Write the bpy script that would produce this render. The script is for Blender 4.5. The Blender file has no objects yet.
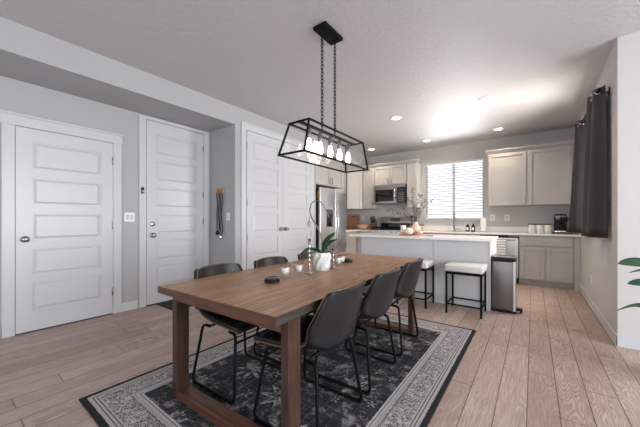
import bpy, bmesh, math, random
from mathutils import Vector, Matrix
random.seed(7)
S = bpy.context.scene
COL = S.collection
PI = math.pi

# ---------------------------------------------------------------- camera, sky, lights, exposure
cam = bpy.data.cameras.new('camera'); co = bpy.data.objects.new('camera', cam); COL.objects.link(co)
co.location = (0, 0, 1.12)
YAW = math.atan(213 / 284.4)
co.rotation_euler = (PI / 2, 0, YAW)
cam.sensor_width = 36; cam.lens = 36 * 284.4 / 640
cam.shift_y = 6.5 / 640
cam.clip_start = 0.02
S.camera = co
S.view_settings.view_transform = 'Standard'; S.view_settings.look = 'None'
S.view_settings.gamma = 1; S.view_settings.use_curve_mapping = False
S.view_settings.exposure = 0.06
W = bpy.data.worlds.new('sky'); S.world = W; W.use_nodes = True
bgn = W.node_tree.nodes['Background']
bgn.inputs[0].default_value = (0.90, 0.95, 1.0, 1); bgn.inputs[1].default_value = 1.55

def area(name, loc, rot, sx, sy, power, col=(1, 1, 1), spread=PI):
    l = bpy.data.lights.new(name, 'AREA'); l.shape = 'RECTANGLE'; l.size = sx; l.size_y = sy
    l.energy = power; l.color = col; l.spread = spread
    o = bpy.data.objects.new(name, l); COL.objects.link(o); o.location = loc; o.rotation_euler = rot
    return o
# daylight just outside the side, rear and east openings
area('added_ceiling_glow_panel', (-1.5, 10.0, -.15), (-PI / 2, 0, 0), 4.8, 2.1, 620, (0.97, 0.98, 1.0))   # unseen panel added beyond the sink window to make the ceiling glow
area('daylight_side_window', (0.95, 4.7, 1.7), (0, PI / 2, 0), 1.3, 1.0, 110, (1.0, 0.93, 0.86))
area('daylight_rear_glazing', (-1.2, -3.35, 1.35), (PI / 2, 0, 0), 4.4, 2.0, 45, (0.95, 0.97, 1.0))
area('daylight_east_glazing', (3.95, 1.0, 1.4), (0, PI / 2, 0), 2.1, 4.0, 280, (0.90, 0.95, 1.0))

# ---------------------------------------------------------------- materials
MATS = {}
def mat(name, col, rough=.5, metal=0., nz=.03, nscale=20., bump=0., bscale=60., emit=0., spec=None, sheen=0., coat=0., trans=0.):
    if name in MATS: return MATS[name]
    m = bpy.data.materials.new(name); m.use_nodes = True
    nt = m.node_tree; b = nt.nodes['Principled BSDF']
    tc = nt.nodes.new('ShaderNodeTexCoord')
    n = nt.nodes.new('ShaderNodeTexNoise'); n.inputs['Scale'].default_value = nscale; n.inputs['Detail'].default_value = 3
    nt.links.new(tc.outputs['Object'], n.inputs['Vector'])
    mx = nt.nodes.new('ShaderNodeMix'); mx.data_type = 'RGBA'
    a = [max(0, c * (1 - nz)) for c in col] + [1]; c2 = [min(1, c * (1 + nz)) for c in col] + [1]
    mx.inputs[6].default_value = a; mx.inputs[7].default_value = c2
    nt.links.new(n.outputs['Fac'], mx.inputs[0]); nt.links.new(mx.outputs[2], b.inputs['Base Color'])
    b.inputs['Roughness'].default_value = rough; b.inputs['Metallic'].default_value = metal
    if spec is not None: b.inputs['Specular IOR Level'].default_value = spec
    if coat: b.inputs['Coat Weight'].default_value = coat
    if sheen: b.inputs['Sheen Weight'].default_value = sheen
    if trans: b.inputs['Transmission Weight'].default_value = trans
    if emit:
        b.inputs['Emission Color'].default_value = list(col) + [1]; b.inputs['Emission Strength'].default_value = emit
    if bump:
        n2 = nt.nodes.new('ShaderNodeTexNoise'); n2.inputs['Scale'].default_value = bscale; n2.inputs['Detail'].default_value = 4
        nt.links.new(tc.outputs['Object'], n2.inputs['Vector'])
        bp = nt.nodes.new('ShaderNodeBump'); bp.inputs['Strength'].default_value = bump; bp.inputs['Distance'].default_value = .01
        nt.links.new(n2.outputs['Fac'], bp.inputs['Height']); nt.links.new(bp.outputs[0], b.inputs['Normal'])
    MATS[name] = m
    return m

class NT:
    """tiny helper for node graphs"""
    def __init__(s, name):
        s.m = bpy.data.materials.new(name); s.m.use_nodes = True; s.nt = s.m.node_tree
        s.b = s.nt.nodes['Principled BSDF']; s.tc = s.nt.nodes.new('ShaderNodeTexCoord')
    def n(s, t, **kw):
        x = s.nt.nodes.new(t)
        for k, v in kw.items(): setattr(x, k, v)
        return x
    def put(s, sock, v):
        if isinstance(v, bpy.types.NodeSocket): s.nt.links.new(v, sock)
        else: sock.default_value = v
    def math(s, op, a, b=0., c=0.):
        x = s.n('ShaderNodeMath', operation=op); s.put(x.inputs[0], a); s.put(x.inputs[1], b); s.put(x.inputs[2], c); return x.outputs[0]
    def mix(s, f, a, b, blend='MIX'):
        x = s.n('ShaderNodeMix', data_type='RGBA', blend_type=blend); s.put(x.inputs[0], f)
        for i, v in ((6, a), (7, b)):
            if isinstance(v, tuple): v = list(v) + [1]
            s.put(x.inputs[i], v)
        return x.outputs[2]
    def vec(s, x, y, z):
        c = s.n('ShaderNodeCombineXYZ'); s.put(c.inputs[0], x); s.put(c.inputs[1], y); s.put(c.inputs[2], z); return c.outputs[0]
    def noise(s, v, scale, detail=3., rough=.5, dist=0.):
        x = s.n('ShaderNodeTexNoise'); s.put(x.inputs['Vector'], v); x.inputs['Scale'].default_value = scale
        x.inputs['Detail'].default_value = detail; x.inputs['Roughness'].default_value = rough; x.inputs['Distortion'].default_value = dist
        return x.outputs['Fac']
    def ramp(s, v, lo, hi):
        x = s.n('ShaderNodeMapRange'); s.put(x.inputs[0], v); x.inputs[1].default_value = lo; x.inputs[2].default_value = hi; return x.outputs[0]
    def xyz(s, v=None):
        x = s.n('ShaderNodeSeparateXYZ'); s.put(x.inputs[0], v if v is not None else s.tc.outputs['Object']); return x.outputs

def floor_mat():
    g = NT('floor_planks'); X, Y, Z = g.xyz()
    pw, pl = .152, 1.35
    xi = g.math('DIVIDE', g.math('ADD', X, .028 + .152 * 40), pw)
    ci = g.math('FLOOR', xi); fx = g.math('FRACT', xi)
    wn = g.n('ShaderNodeTexWhiteNoise', noise_dimensions='1D'); g.put(wn.inputs['W'], ci)
    yi = g.math('ADD', g.math('DIVIDE', Y, pl), g.math('MULTIPLY', wn.outputs[0], 7.3))
    ri = g.math('FLOOR', yi); fy = g.math('FRACT', yi)
    wn2 = g.n('ShaderNodeTexWhiteNoise', noise_dimensions='2D'); g.put(wn2.inputs['Vector'], g.vec(ci, ri, 0.))
    rnd = wn2.outputs[0]
    ex = g.math('MINIMUM', fx, g.math('SUBTRACT', 1., fx))
    ey = g.math('MINIMUM', fy, g.math('SUBTRACT', 1., fy))
    gx = g.math('LESS_THAN', ex, .017); gy = g.math('LESS_THAN', ey, .0018)
    gap = g.math('MAXIMUM', gx, gy)
    # cathedral grain : stretched noise turned into contour rings
    v = g.vec(g.math('ADD', X, g.math('MULTIPLY', rnd, 31.)), g.math('MULTIPLY', Y, .13), g.math('MULTIPLY', rnd, 17.))
    big = g.noise(v, 9., 1.5, .5, .25)
    rings = g.math('SINE', g.math('MULTIPLY', big, 170.))
    rings = g.ramp(rings, -.4, 1.)
    v2 = g.vec(g.math('MULTIPLY', X, 1.), g.math('MULTIPLY', Y, .05), rnd)
    fine = g.noise(v2, 130., 3.)
    tone = g.mix(rnd, (.36, .245, .20), (.50, .365, .305))
    patch = g.ramp(g.noise(v, 3.5, 1.), .42, .62)
    c = g.mix(g.math('MULTIPLY', rings, g.math('ADD', .18, g.math('MULTIPLY', patch, .55))), tone, (.60, .49, .43))
    c = g.mix(g.math('MULTIPLY', g.ramp(fine, .35, .75), .50), c, (.14, .095, .08))
    c = g.mix(g.math('MULTIPLY', gap, .9), c, (.06, .04, .035))
    g.put(g.b.inputs['Base Color'], c); g.b.inputs['Roughness'].default_value = .42
    bp = g.n('ShaderNodeBump'); bp.inputs['Strength'].default_value = .25; bp.inputs['Distance'].default_value = .004
    g.put(bp.inputs['Height'], g.math('SUBTRACT', g.math('MULTIPLY', rings, .3), gap)); g.put(g.b.inputs['Normal'], bp.outputs[0])
    return g.m

def wood_mat(name, dark, light, axis='Y', scale=1., rough=.4, seams=None):
    g = NT(name); X, Y, Z = g.xyz()
    a = {'X': (X, Y, Z), 'Y': (Y, X, Z), 'Z': (Z, X, Y)}[axis]
    v = g.vec(g.math('MULTIPLY', a[0], .08), a[1], a[2])
    if seams:
        k = g.math('FLOOR', g.math('DIVIDE', g.math('ADD', a[1], 10.), seams))
        wn = g.n('ShaderNodeTexWhiteNoise', noise_dimensions='1D'); g.put(wn.inputs['W'], k)
        v = g.vec(g.math('ADD', g.math('MULTIPLY', a[0], .08), g.math('MULTIPLY', wn.outputs[0], 9.)), a[1], a[2])
    n1 = g.noise(v, 10 * scale, 3., .55, .6)
    r = g.ramp(g.math('SINE', g.math('MULTIPLY', n1, 60.)), -1., 1.)
    n2 = g.noise(v, 90 * scale, 4., .6)
    f = g.math('ADD', g.math('MULTIPLY', r, .35), g.math('MULTIPLY', g.ramp(n2, .3, .7), .65))
    c = g.mix(f, dark, light)
    if seams:
        c = g.mix(g.math('MULTIPLY', wn.outputs[0], .35), c, dark)
        fr = g.math('FRACT', g.math('DIVIDE', g.math('ADD', a[1], 10.), seams))
        c = g.mix(g.math('MULTIPLY', g.math('LESS_THAN', fr, .008), .8), c, tuple(x * .25 for x in dark))
    g.put(g.b.inputs['Base Color'], c); g.b.inputs['Roughness'].default_value = rough
    bp = g.n('ShaderNodeBump'); bp.inputs['Strength'].default_value = .15; bp.inputs['Distance'].default_value = .002
    g.put(bp.inputs['Height'], f); g.put(g.b.inputs['Normal'], bp.outputs[0])
    return g.m

def rug_mat(hx, hy):
    g = NT('rug_weave'); X, Y, Z = g.xyz()
    ax = g.math('ABSOLUTE', X); ay = g.math('ABSOLUTE', Y)
    dx = g.math('SUBTRACT', hx, ax); dy = g.math('SUBTRACT', hy, ay)
    d = g.math('MINIMUM', dx, dy)
    P = g.vec(X, Y, 0.)
    wear = g.noise(P, 5., 4., .6); grit = g.noise(P, 55., 3., .6)
    streak = g.noise(g.vec(g.math('MULTIPLY', X, 4.), g.math('MULTIPLY', Y, 60.), 0.), 1., 2.)
    streak2 = g.noise(g.vec(g.math('MULTIPLY', X, 60.), g.math('MULTIPLY', Y, 4.), 0.), 1., 2.)
    # field : dark ground with scattered ragged flower motifs
    def motif(scale, thr, petals, seed):
        vo = g.n('ShaderNodeTexVoronoi', feature='F1'); g.put(vo.inputs['Vector'], g.vec(g.math('ADD', X, seed), Y, 0.)); vo.inputs['Scale'].default_value = scale
        vo.inputs['Randomness'].default_value = .55
        px, py, _ = g.xyz(vo.outputs['Position'])
        ang = g.math('ARCTAN2', g.math('SUBTRACT', Y, py), g.math('SUBTRACT', g.math('ADD', X, seed), px))
        rr = g.math('MULTIPLY', vo.outputs['Distance'], g.math('ADD', 1., g.math('MULTIPLY', g.math('COSINE', g.math('MULTIPLY', ang, petals)), .35)))
        rr = g.math('ADD', rr, g.math('MULTIPLY', g.math('SUBTRACT', grit, .5), .5 * thr))
        solid = g.math('LESS_THAN', rr, thr)
        ring = g.math('GREATER_THAN', g.math('SINE', g.math('MULTIPLY', rr, 38. / thr * .3)), -.35)
        wn = g.n('ShaderNodeTexWhiteNoise', noise_dimensions='3D'); g.put(wn.inputs['Vector'], vo.outputs['Position'])
        return g.math('MULTIPLY', solid, ring), wn.outputs[0]
    m1, r1 = motif(3.1, .34, 8., 3.3)
    m1 = g.math('MULTIPLY', m1, g.math('GREATER_THAN', r1, .25))
    m2, r2 = motif(8.5, .27, 5., 1.1)
    m2 = g.math('MULTIPLY', m2, g.math('GREATER_THAN', r2, .60))
    # trailing vines : thin contour lines of a noise field
    vn = g.noise(P, 6.5, 1., .4, .5)
    vine = g.math('LESS_THAN', g.math('ABSOLUTE', g.math('SUBTRACT', vn, .56)), g.math('MULTIPLY', g.ramp(wear, .5, .62), .012))
    mo = g.math('MAXIMUM', g.math('MAXIMUM', m1, m2), vine)
    mo = g.math('MULTIPLY', mo, g.math('MULTIPLY', g.ramp(grit, .35, .6), g.ramp(g.noise(P, 9., 3., .6), .38, .55)))
    mo = g.math('MAXIMUM', mo, g.math('MULTIPLY', g.ramp(g.noise(P, 7., 6., .75), .53, .68), .7))
    base = g.mix(g.ramp(wear, .3, .75), (.008, .008, .010), (.044, .045, .052))
    base = g.mix(g.math('MULTIPLY', g.ramp(g.math('MAXIMUM', streak, streak2), .5, .85), .5), base, (.17, .175, .19))
    pale = g.mix(g.noise(P, 3., 1.), (.50, .50, .54), (.60, .48, .42))
    field = g.mix(g.math('MULTIPLY', mo, .85), base, pale)
    # border : pale ground with dark ornament
    vo = g.n('ShaderNodeTexVoronoi', feature='F1'); g.put(vo.inputs['Vector'], P); vo.inputs['Scale'].default_value = 15.; vo.inputs['Randomness'].default_value = .35
    bx, by, _ = g.xyz(vo.outputs['Position'])
    ang = g.math('ARCTAN2', g.math('SUBTRACT', Y, by), g.math('SUBTRACT', X, bx))
    q = g.math('MULTIPLY', vo.outputs['Distance'], g.math('ADD', 1., g.math('MULTIPLY', g.math('COSINE', g.math('MULTIPLY', ang, 6.)), .3)))
    orn = g.math('GREATER_THAN', g.math('SINE', g.math('MULTIPLY', q, 22.)), -.05)
    vb = g.noise(P, 34., 1.5, .5, 1.2)
    orn = g.math('MAXIMUM', g.math('MULTIPLY', orn, g.math('GREATER_THAN', vb, .45)), g.math('LESS_THAN', g.math('ABSOLUTE', g.math('SUBTRACT', vb, .5)), .05))
    bpale = g.mix(wear, (.36, .32, .31), (.58, .53, .51))
    bdark = (.075, .072, .085)
    border = g.mix(g.math('MULTIPLY', orn, g.ramp(grit, .2, .6)), bpale, bdark)
    def band(lo, hi): return g.math('MULTIPLY', g.math('GREATER_THAN', d, lo), g.math('LESS_THAN', d, hi))
    c = field
    c = g.mix(g.math('LESS_THAN', d, .265), c, border)
    # stripes each side of the ornament
    for lo, hi, colr in ((.235, .262, (.50, .48, .48)), (.246, .251, bdark), (.035, .085, (.45, .42, .41)), (.052, .058, bdark), (.070, .076, bdark), (.205, .210, bdark), (.215, .235, (.40, .38, .38))):
        c = g.mix(band(lo, hi), c, g.mix(g.math('MULTIPLY', g.ramp(grit, .4, .7), .4), colr, (.2, .19, .2)))
    c = g.mix(g.math('LESS_THAN', d, .032), c, g.mix(grit, (.010, .010, .012), (.04, .04, .046)))
    g.put(g.b.inputs['Base Color'], c); g.b.inputs['Roughness'].default_value = .95
    g.b.inputs['Specular IOR Level'].default_value = .15
    bp = g.n('ShaderNodeBump'); bp.inputs['Strength'].default_value = .4; bp.inputs['Distance'].default_value = .004
    g.put(bp.inputs['Height'], grit); g.put(g.b.inputs['Normal'], bp.outputs[0])
    return g.m

def ceiling_mat():
    g = NT('ceiling_texture'); P = g.tc.outputs['Object']
    g.b.inputs['Base Color'].default_value = (.53, .515, .52, 1); g.b.inputs['Roughness'].default_value = .5
    n1 = g.noise(P, 24., 4., .6, .7); n2 = g.noise(P, 60., 2.)
    h = g.math('ADD', g.ramp(n1, .42, .60), g.math('MULTIPLY', n2, .25))
    bp = g.n('ShaderNodeBump'); bp.inputs['Strength'].default_value = .35; bp.inputs['Distance'].default_value = .006
    g.put(bp.inputs['Height'], h); g.put(g.b.inputs['Normal'], bp.outputs[0])
    return g.m

def brushed(name, col=(.74, .74, .75), rough=.36, axis='Z'):
    g = NT(name); X, Y, Z = g.xyz()
    v = {'Z': g.vec(g.math('MULTIPLY', X, 300.), g.math('MULTIPLY', Y, 300.), g.math('MULTIPLY', Z, 3.)),
         'H': g.vec(g.math('MULTIPLY', X, 3.), g.math('MULTIPLY', Y, 3.), g.math('MULTIPLY', Z, 300.))}[axis]
    n = g.noise(v, 1., 2.)
    g.put(g.b.inputs['Base Color'], g.mix(n, tuple(c * .9 for c in col), col))
    g.b.inputs['Metallic'].default_value = 1.
    g.put(g.b.inputs['Roughness'], g.math('ADD', rough - .05, g.math('MULTIPLY', n, .1)))
    return g.m

def glass_thin(name, tint=(1, 1, 1), refl=.12):
    m = bpy.data.materials.new(name); m.use_nodes = True; nt = m.node_tree; nt.nodes.clear()
    o = nt.nodes.new('ShaderNodeOutputMaterial'); mx = nt.nodes.new('ShaderNodeMixShader')
    t = nt.nodes.new('ShaderNodeBsdfTransparent'); t.inputs[0].default_value = list(tint) + [1]
    gl = nt.nodes.new('ShaderNodeBsdfGlossy'); gl.inputs['Roughness'].default_value = .03
    lw = nt.nodes.new('ShaderNodeLayerWeight'); lw.inputs[0].default_value = .25
    mu = nt.nodes.new('ShaderNodeMath'); mu.operation = 'MULTIPLY_ADD'; mu.inputs[1].default_value = refl; mu.inputs[2].default_value = refl * .08
    nt.links.new(lw.outputs['Fresnel'], mu.inputs[0]); nt.links.new(mu.outputs[0], mx.inputs[0])
    nt.links.new(t.outputs[0], mx.inputs[1]); nt.links.new(gl.outputs[0], mx.inputs[2]); nt.links.new(mx.outputs[0], o.inputs[0])
    return m

def translucent(name, col, f=.4):
    m = bpy.data.materials.new(name); m.use_nodes = True; nt = m.node_tree; nt.nodes.clear()
    o = nt.nodes.new('ShaderNodeOutputMaterial'); mx = nt.nodes.new('ShaderNodeMixShader'); mx.inputs[0].default_value = f
    n = nt.nodes.new('ShaderNodeTexNoise'); n.inputs['Scale'].default_value = 30
    cr = nt.nodes.new('ShaderNodeMix'); cr.data_type = 'RGBA'; cr.inputs[6].default_value = [c * .96 for c in col] + [1]; cr.inputs[7].default_value = list(col) + [1]
    nt.links.new(n.outputs['Fac'], cr.inputs[0])
    d = nt.nodes.new('ShaderNodeBsdfDiffuse'); t = nt.nodes.new('ShaderNodeBsdfTranslucent')
    nt.links.new(cr.outputs[2], d.inputs[0]); nt.links.new(cr.outputs[2], t.inputs[0])
    nt.links.new(d.outputs[0], mx.inputs[1]); nt.links.new(t.outputs[0], mx.inputs[2]); nt.links.new(mx.outputs[0], o.inputs[0])
    return m

M = dict(
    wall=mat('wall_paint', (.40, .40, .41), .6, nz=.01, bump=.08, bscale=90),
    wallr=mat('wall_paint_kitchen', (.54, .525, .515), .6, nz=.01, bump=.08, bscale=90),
    trim=mat('white_trim', (.545, .55, .575), .32, nz=.01),
    cab=mat('cabinet_paint', (.47, .445, .425), .38, nz=.015),
    cabw=mat('island_paint', (.56, .56, .57), .38, nz=.015),
    quartz=mat('white_quartz', (.84, .82, .80), .15, nz=.02, nscale=60),
    steel=brushed('brushed_steel'), steelh=brushed('brushed_steel_level', axis='H'),
    darksteel=brushed('dark_steel', (.24, .24, .25), .35),
    mwsteel=brushed('microwave_steel', (.42, .40, .38), .3, 'H'),
    chrome=mat('chrome', (.75, .75, .76), .12, 1., nz=.02),
    pull=mat('warm_pull', (.46, .35, .29), .3, 1., nz=.03),
    nickel=mat('satin_nickel', (.42, .40, .38), .28, 1., nz=.03),
    black=mat('black_metal', (.004, .004, .004), .45, 0., nz=.1, spec=.12),
    blackg=mat('black_gloss', (.008, .008, .010), .08, 0., nz=.1),
    blackm=mat('black_plastic', (.008, .008, .009), .45, nz=.1, spec=.3),
    leather=mat('charcoal_leather', (.015, .014, .016), .31, spec=.3, nz=.35, nscale=14, bump=.12, bscale=140),
    piping=mat('tan_piping', (.16, .085, .05), .5, nz=.2),
    table=wood_mat('table_wood', (.15, .06, .026), (.64, .345, .185), 'Y', .9, .38, seams=.3233),
    sideshade=wood_mat('shaded_table_side', (.018, .014, .012), (.06, .048, .042), 'Y', .8, .35),  # tabletop wood darkened to paint the shade on its long sides
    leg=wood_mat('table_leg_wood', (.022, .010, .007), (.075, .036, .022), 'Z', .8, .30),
    beam=wood_mat('table_beam_wood', (.045, .018, .010), (.14, .060, .032), 'X', .8, .4),
    board=wood_mat('board_wood', (.30, .13, .07), (.52, .27, .16), 'X', 1.5, .45),
    bowl=wood_mat('bowl_wood', (.46, .25, .12), (.66, .40, .22), 'X', 1.5, .45),
    white=mat('white_ceramic', (.66, .65, .63), .25, nz=.02),
    matwhite=mat('white_plastic', (.80, .80, .80), .4, nz=.01),
    cushion=mat('white_leatherette', (.62, .60, .585), .4, nz=.03, bump=.05, bscale=120),
    wax=mat('white_wax', (.85, .82, .76), .5, nz=.02),
    blush=mat('blush_ceramic', (.66, .46, .40), .4, nz=.06),
    leaf=mat('leaf_green', (.018, .070, .018), .25, nz=.35, nscale=25),
    leafb=mat('leaf_bluegreen', (.03, .085, .045), .35, nz=.4, nscale=18),
    stem=mat('grey_stem', (.16, .15, .14), .5, nz=.2),
    glass=glass_thin('clear_glass', (1, 1, 1), .05), tumbler=glass_thin('votive_glass', (.97, .98, .98), .22),
    curtain=mat('curtain_cloth', (.022, .018, .021), .5, nz=.15, nscale=200),
    blind=translucent('blind_slat', (.63, .63, .64), .05),
    paper=mat('paper', (.84, .83, .82), .9, nz=.02, bump=.2, bscale=50),
    orange=mat('orange_label', (.85, .28, .04), .5, nz=.05),
    matdark=mat('door_mat_fibre', (.022, .022, .025), .95, nz=.4, nscale=120, bump=.4, bscale=200),
    grout=mat('dark_gap', (.02, .02, .02), .8),
    soil=mat('soil', (.05, .035, .025), .95, nz=.4, bump=.5),
    copper=mat('copper', (.62, .30, .18), .3, 1., nz=.05),
    tantag=mat('tan_wood_plaque', (.42, .25, .14), .5, nz=.15),
    towel=None,
)

# ---------------------------------------------------------------- mesh helpers
class MB:
    def __init__(s): s.bm = bmesh.new()
    def _new(s, before):
        return [v for v in s.bm.verts if v.index == -1 or v not in before]
    def box(s, x0, x1, y0, y1, z0, z1, bev=0., seg=2, mtx=None):
        t = bmesh.new()
        bmesh.ops.create_cube(t, size=1)
        for v in t.verts:
            v.co = Vector((x0 + (v.co.x + .5) * (x1 - x0), y0 + (v.co.y + .5) * (y1 - y0), z0 + (v.co.z + .5) * (z1 - z0)))
        if bev: bmesh.ops.bevel(t, geom=t.edges[:], offset=min(bev, .49 * min(abs(x1 - x0), abs(y1 - y0), abs(z1 - z0))), segments=seg, affect='EDGES', profile=.5)
        return s.add(t, mtx)
    def add(s, t, mtx=None):
        if mtx is not None: bmesh.ops.transform(t, matrix=mtx, verts=t.verts[:])
        me = bpy.data.meshes.new('tmp'); t.to_mesh(me); t.free(); s.bm.from_mesh(me); bpy.data.meshes.remove(me); return s
    def tube(s, pts, r, n=8, closed=False, cap=True):
        pts = [Vector(p) for p in pts]; t = bmesh.new(); rings = []
        m = len(pts); up = None
        for i, p in enumerate(pts):
            if closed: d = (pts[(i + 1) % m] - pts[i - 1])
            else: d = pts[min(i + 1, m - 1)] - pts[max(i - 1, 0)]
            if d.length < 1e-9: d = Vector((0, 0, 1))
            d.normalize()
            if up is None: up = d.orthogonal().normalized()
            else:
                up = up - d * up.dot(d)
                up = up.normalized() if up.length > 1e-6 else d.orthogonal().normalized()
            sd = d.cross(up); rr = r[i] if isinstance(r, (list, tuple)) else r
            rings.append([t.verts.new(p + (up * math.cos(2 * PI * k / n) + sd * math.sin(2 * PI * k / n)) * rr) for k in range(n)])
        for i in range(m if closed else m - 1):
            a, b = rings[i], rings[(i + 1) % m]
            for k in range(n): t.faces.new((a[k], a[(k + 1) % n], b[(k + 1) % n], b[k]))
        if cap and not closed:
            t.faces.new(rings[0][::-1]); t.faces.new(rings[-1])
        for f in t.faces: f.smooth = True
        return s.add(t)
    def lathe(s, prof, x=0, y=0, n=24, mtx=None, caps=True):
        t = bmesh.new(); rings = []
        for r, z in prof:
            rings.append([t.verts.new((x + max(r, 1e-4) * math.cos(2 * PI * k / n), y + max(r, 1e-4) * math.sin(2 * PI * k / n), z)) for k in range(n)])
        for a, b in zip(rings, rings[1:]):
            for k in range(n): t.faces.new((a[k], a[(k + 1) % n], b[(k + 1) % n], b[k]))
        if caps:
            t.faces.new(rings[0][::-1]); t.faces.new(rings[-1])
        for f in t.faces: f.smooth = True
        return s.add(t, mtx)
    def cyl(s, p0, p1, r, n=16): return s.tube([p0, p1], r, n)
    def prism(s, poly, axis, a0, a1, bev=0):
        """poly in the plane perpendicular to axis"""
        t = bmesh.new()
        f = {'X': lambda p, a: (a, p[0], p[1]), 'Y': lambda p, a: (p[0], a, p[1]), 'Z': lambda p, a: (p[0], p[1], a)}[axis]
        A = [t.verts.new(f(p, a0)) for p in poly]; B = [t.verts.new(f(p, a1)) for p in poly]; n = len(poly)
        t.faces.new(A); t.faces.new(B[::-1])
        for i in range(n): t.faces.new((A[i], B[i], B[(i + 1) % n], A[(i + 1) % n]))
        bmesh.ops.recalc_face_normals(t, faces=t.faces[:])
        if bev: bmesh.ops.bevel(t, geom=t.edges[:], offset=bev, segments=2, affect='EDGES')
        return s.add(t)
    def quad_solid(s, c, th):
        """thin slab from 4 corners, thickness th along its normal"""
        c = [Vector(p) for p in c]; nrm = (c[1] - c[0]).cross(c[3] - c[0]).normalized() * th * .5
        t = bmesh.new(); A = [t.verts.new(p + nrm) for p in c]; B = [t.verts.new(p - nrm) for p in c]
        t.faces.new(A); t.faces.new(B[::-1])
        for i in range(4): t.faces.new((A[i], B[i], B[(i + 1) % 4], A[(i + 1) % 4]))
        bmesh.ops.recalc_face_normals(t, faces=t.faces[:])
        return s.add(t)
    def grid(s, P, th=0., closed_u=False):
        """P[i][j] points; th gives a solid sheet"""
        t = bmesh.new(); V = [[t.verts.new(p) for p in row] for row in P]
        for i in range(len(P) - 1):
            for j in range(len(P[0]) - 1): t.faces.new((V[i][j], V[i + 1][j], V[i + 1][j + 1], V[i][j + 1]))
        for f in t.faces: f.smooth = True
        if th:
            bmesh.ops.recalc_face_normals(t, faces=t.faces[:])
            bmesh.ops.solidify(t, geom=t.faces[:], thickness=th)
            for f in t.faces: f.smooth = True
        return s.add(t)
    def build(s, name, m, parent=None, smooth=None):
        me = bpy.data.meshes.new(name)
        bmesh.ops.recalc_face_normals(s.bm, faces=s.bm.faces[:])
        if smooth:
            for f in s.bm.faces: f.smooth = True
            for e in s.bm.edges:
                if len(e.link_faces) == 2 and e.calc_face_angle(0) > smooth: e.smooth = False
        s.bm.to_mesh(me); s.bm.free()
        me.materials.append(m)
        o = bpy.data.objects.new(name, me); COL.objects.link(o)
        if parent is None:
            xs = [v.co for v in me.vertices]
            c = Vector(((min(v.x for v in xs) + max(v.x for v in xs)) / 2, (min(v.y for v in xs) + max(v.y for v in xs)) / 2, min(v.z for v in xs)))
            me.transform(Matrix.Translation(-c)); o.location = c
        else:
            w = Matrix.Identity(4); p = parent
            while p: w = p.matrix_basis @ w; p = p.parent
            me.transform(w.inverted()); o.parent = parent
        return o

def thing(name, label, cat, loc=(0, 0, 0), group=None, rz=0):
    o = bpy.data.objects.new(name, None); COL.objects.link(o); o.location = loc; o.rotation_euler.z = rz
    o.empty_display_size = .1
    return tag(o, label, cat, group)
def tag(o, label, cat, group=None):
    o['label'] = label; o['category'] = cat
    if group: o['group'] = group
    return o
def struct(name, mb, m, parent=None):
    o = mb.build(name, m, parent)
    if parent is None:
        mw = o.location.copy(); o.data.transform(Matrix.Translation(mw)); o.location = (0, 0, 0)
        o['kind'] = 'structure'
    return o
def copy_tree(o, parent=None):
    c = o.copy(); COL.objects.link(c)
    if parent: c.parent = parent
    for ch in list(o.children): copy_tree(ch, c)
    return c

# ---------------------------------------------------------------- room shell
CH = 2.743; XL = -4.03; XS = -3.40; YB = 6.65; XR = .60; YR = 3.60; YN = 2.52
struct('floor', MB().box(-4.2, 3.8, -3.2, 6.8, -.1, 0), floor_mat())
struct('ceiling', MB().box(-4.2, 3.8, -3.2, 6.8, CH, CH + .1), ceiling_mat())
struct('wall_left', MB().box(XL - .15, XL, -3.2, 6.8, 0, CH), M['wall'])
struct('wall_pantry', MB().box(XL, XS, YN, 4.40, 0, CH), M['wall'])
struct('wall_soffit', MB().box(XL, XS, -3.0, YN, 2.485, CH), M['wall'])
struct('wall_bulkhead', MB().box(XL, XS, 4.40, YB, 2.47, CH), M['wall'])
KW = (-1.98, -.79, 1.13, 2.385)
wb = MB()
wb.box(XL, KW[0], YB, YB + .15, 0, CH).box(KW[1], XR + .15, YB, YB + .15, 0, CH).box(KW[0], KW[1], YB, YB + .15, 0, KW[2]).box(KW[0], KW[1], YB, YB + .15, KW[3], CH)
struct('wall_back', wb, M['wallr'])
SW = (4.25, 5.35, .95, 2.32)
wr = MB()
wr.box(XR, XR + .15, YR, SW[0], 0, CH).box(XR, XR + .15, SW[1], YB, 0, CH).box(XR, XR + .15, SW[0], SW[1], 0, SW[2]).box(XR, XR + .15, SW[0], SW[1], SW[3], CH)
struct('wall_right', wr, M['wallr'])
struct('wall_return', MB().box(XR + .15, 3.8, YR, YR + .15, 0, CH), M['wall'])
we = MB(); we.box(3.6, 3.8, -3.2, -1.0, 0, CH).box(3.6, 3.8, 3.1, YR, 0, CH).box(3.6, 3.8, -1.0, 3.1, 0, .3).box(3.6, 3.8, -1.0, 3.1, 2.4, CH)
struct('wall_east', we, M['wall'])
wn = MB(); wn.box(XL, -3.5, -3.2, -3, 0, CH).box(1.1, 3.6, -3.2, -3, 0, CH).box(-3.5, 1.1, -3.2, -3, 0, .3).box(-3.5, 1.1, -3.2, -3, 2.4, CH)
struct('wall_near', wn, M['wall'])

def baseboard(name, x0, x1, y0, y1):
    b = MB().box(x0, x1, y0, y1, 0, .105, .004); struct(name, b, M['trim'])
baseboard('baseboard_left', XL, XL + .015, 1.325, 1.508)
baseboard('baseboard_left_near', XL, XL + .015, -3, .34)
baseboard('baseboard_niche', XL, XS, YN - .015, YN)
baseboard('baseboard_pantry', XS, XS + .015, YN - .015, 2.618)
baseboard('baseboard_right', XR - .015, XR, YR - .015, 6.09)
baseboard('baseboard_return', XR - .0149, 3.6, YR - .015, YR - .0001)

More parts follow.
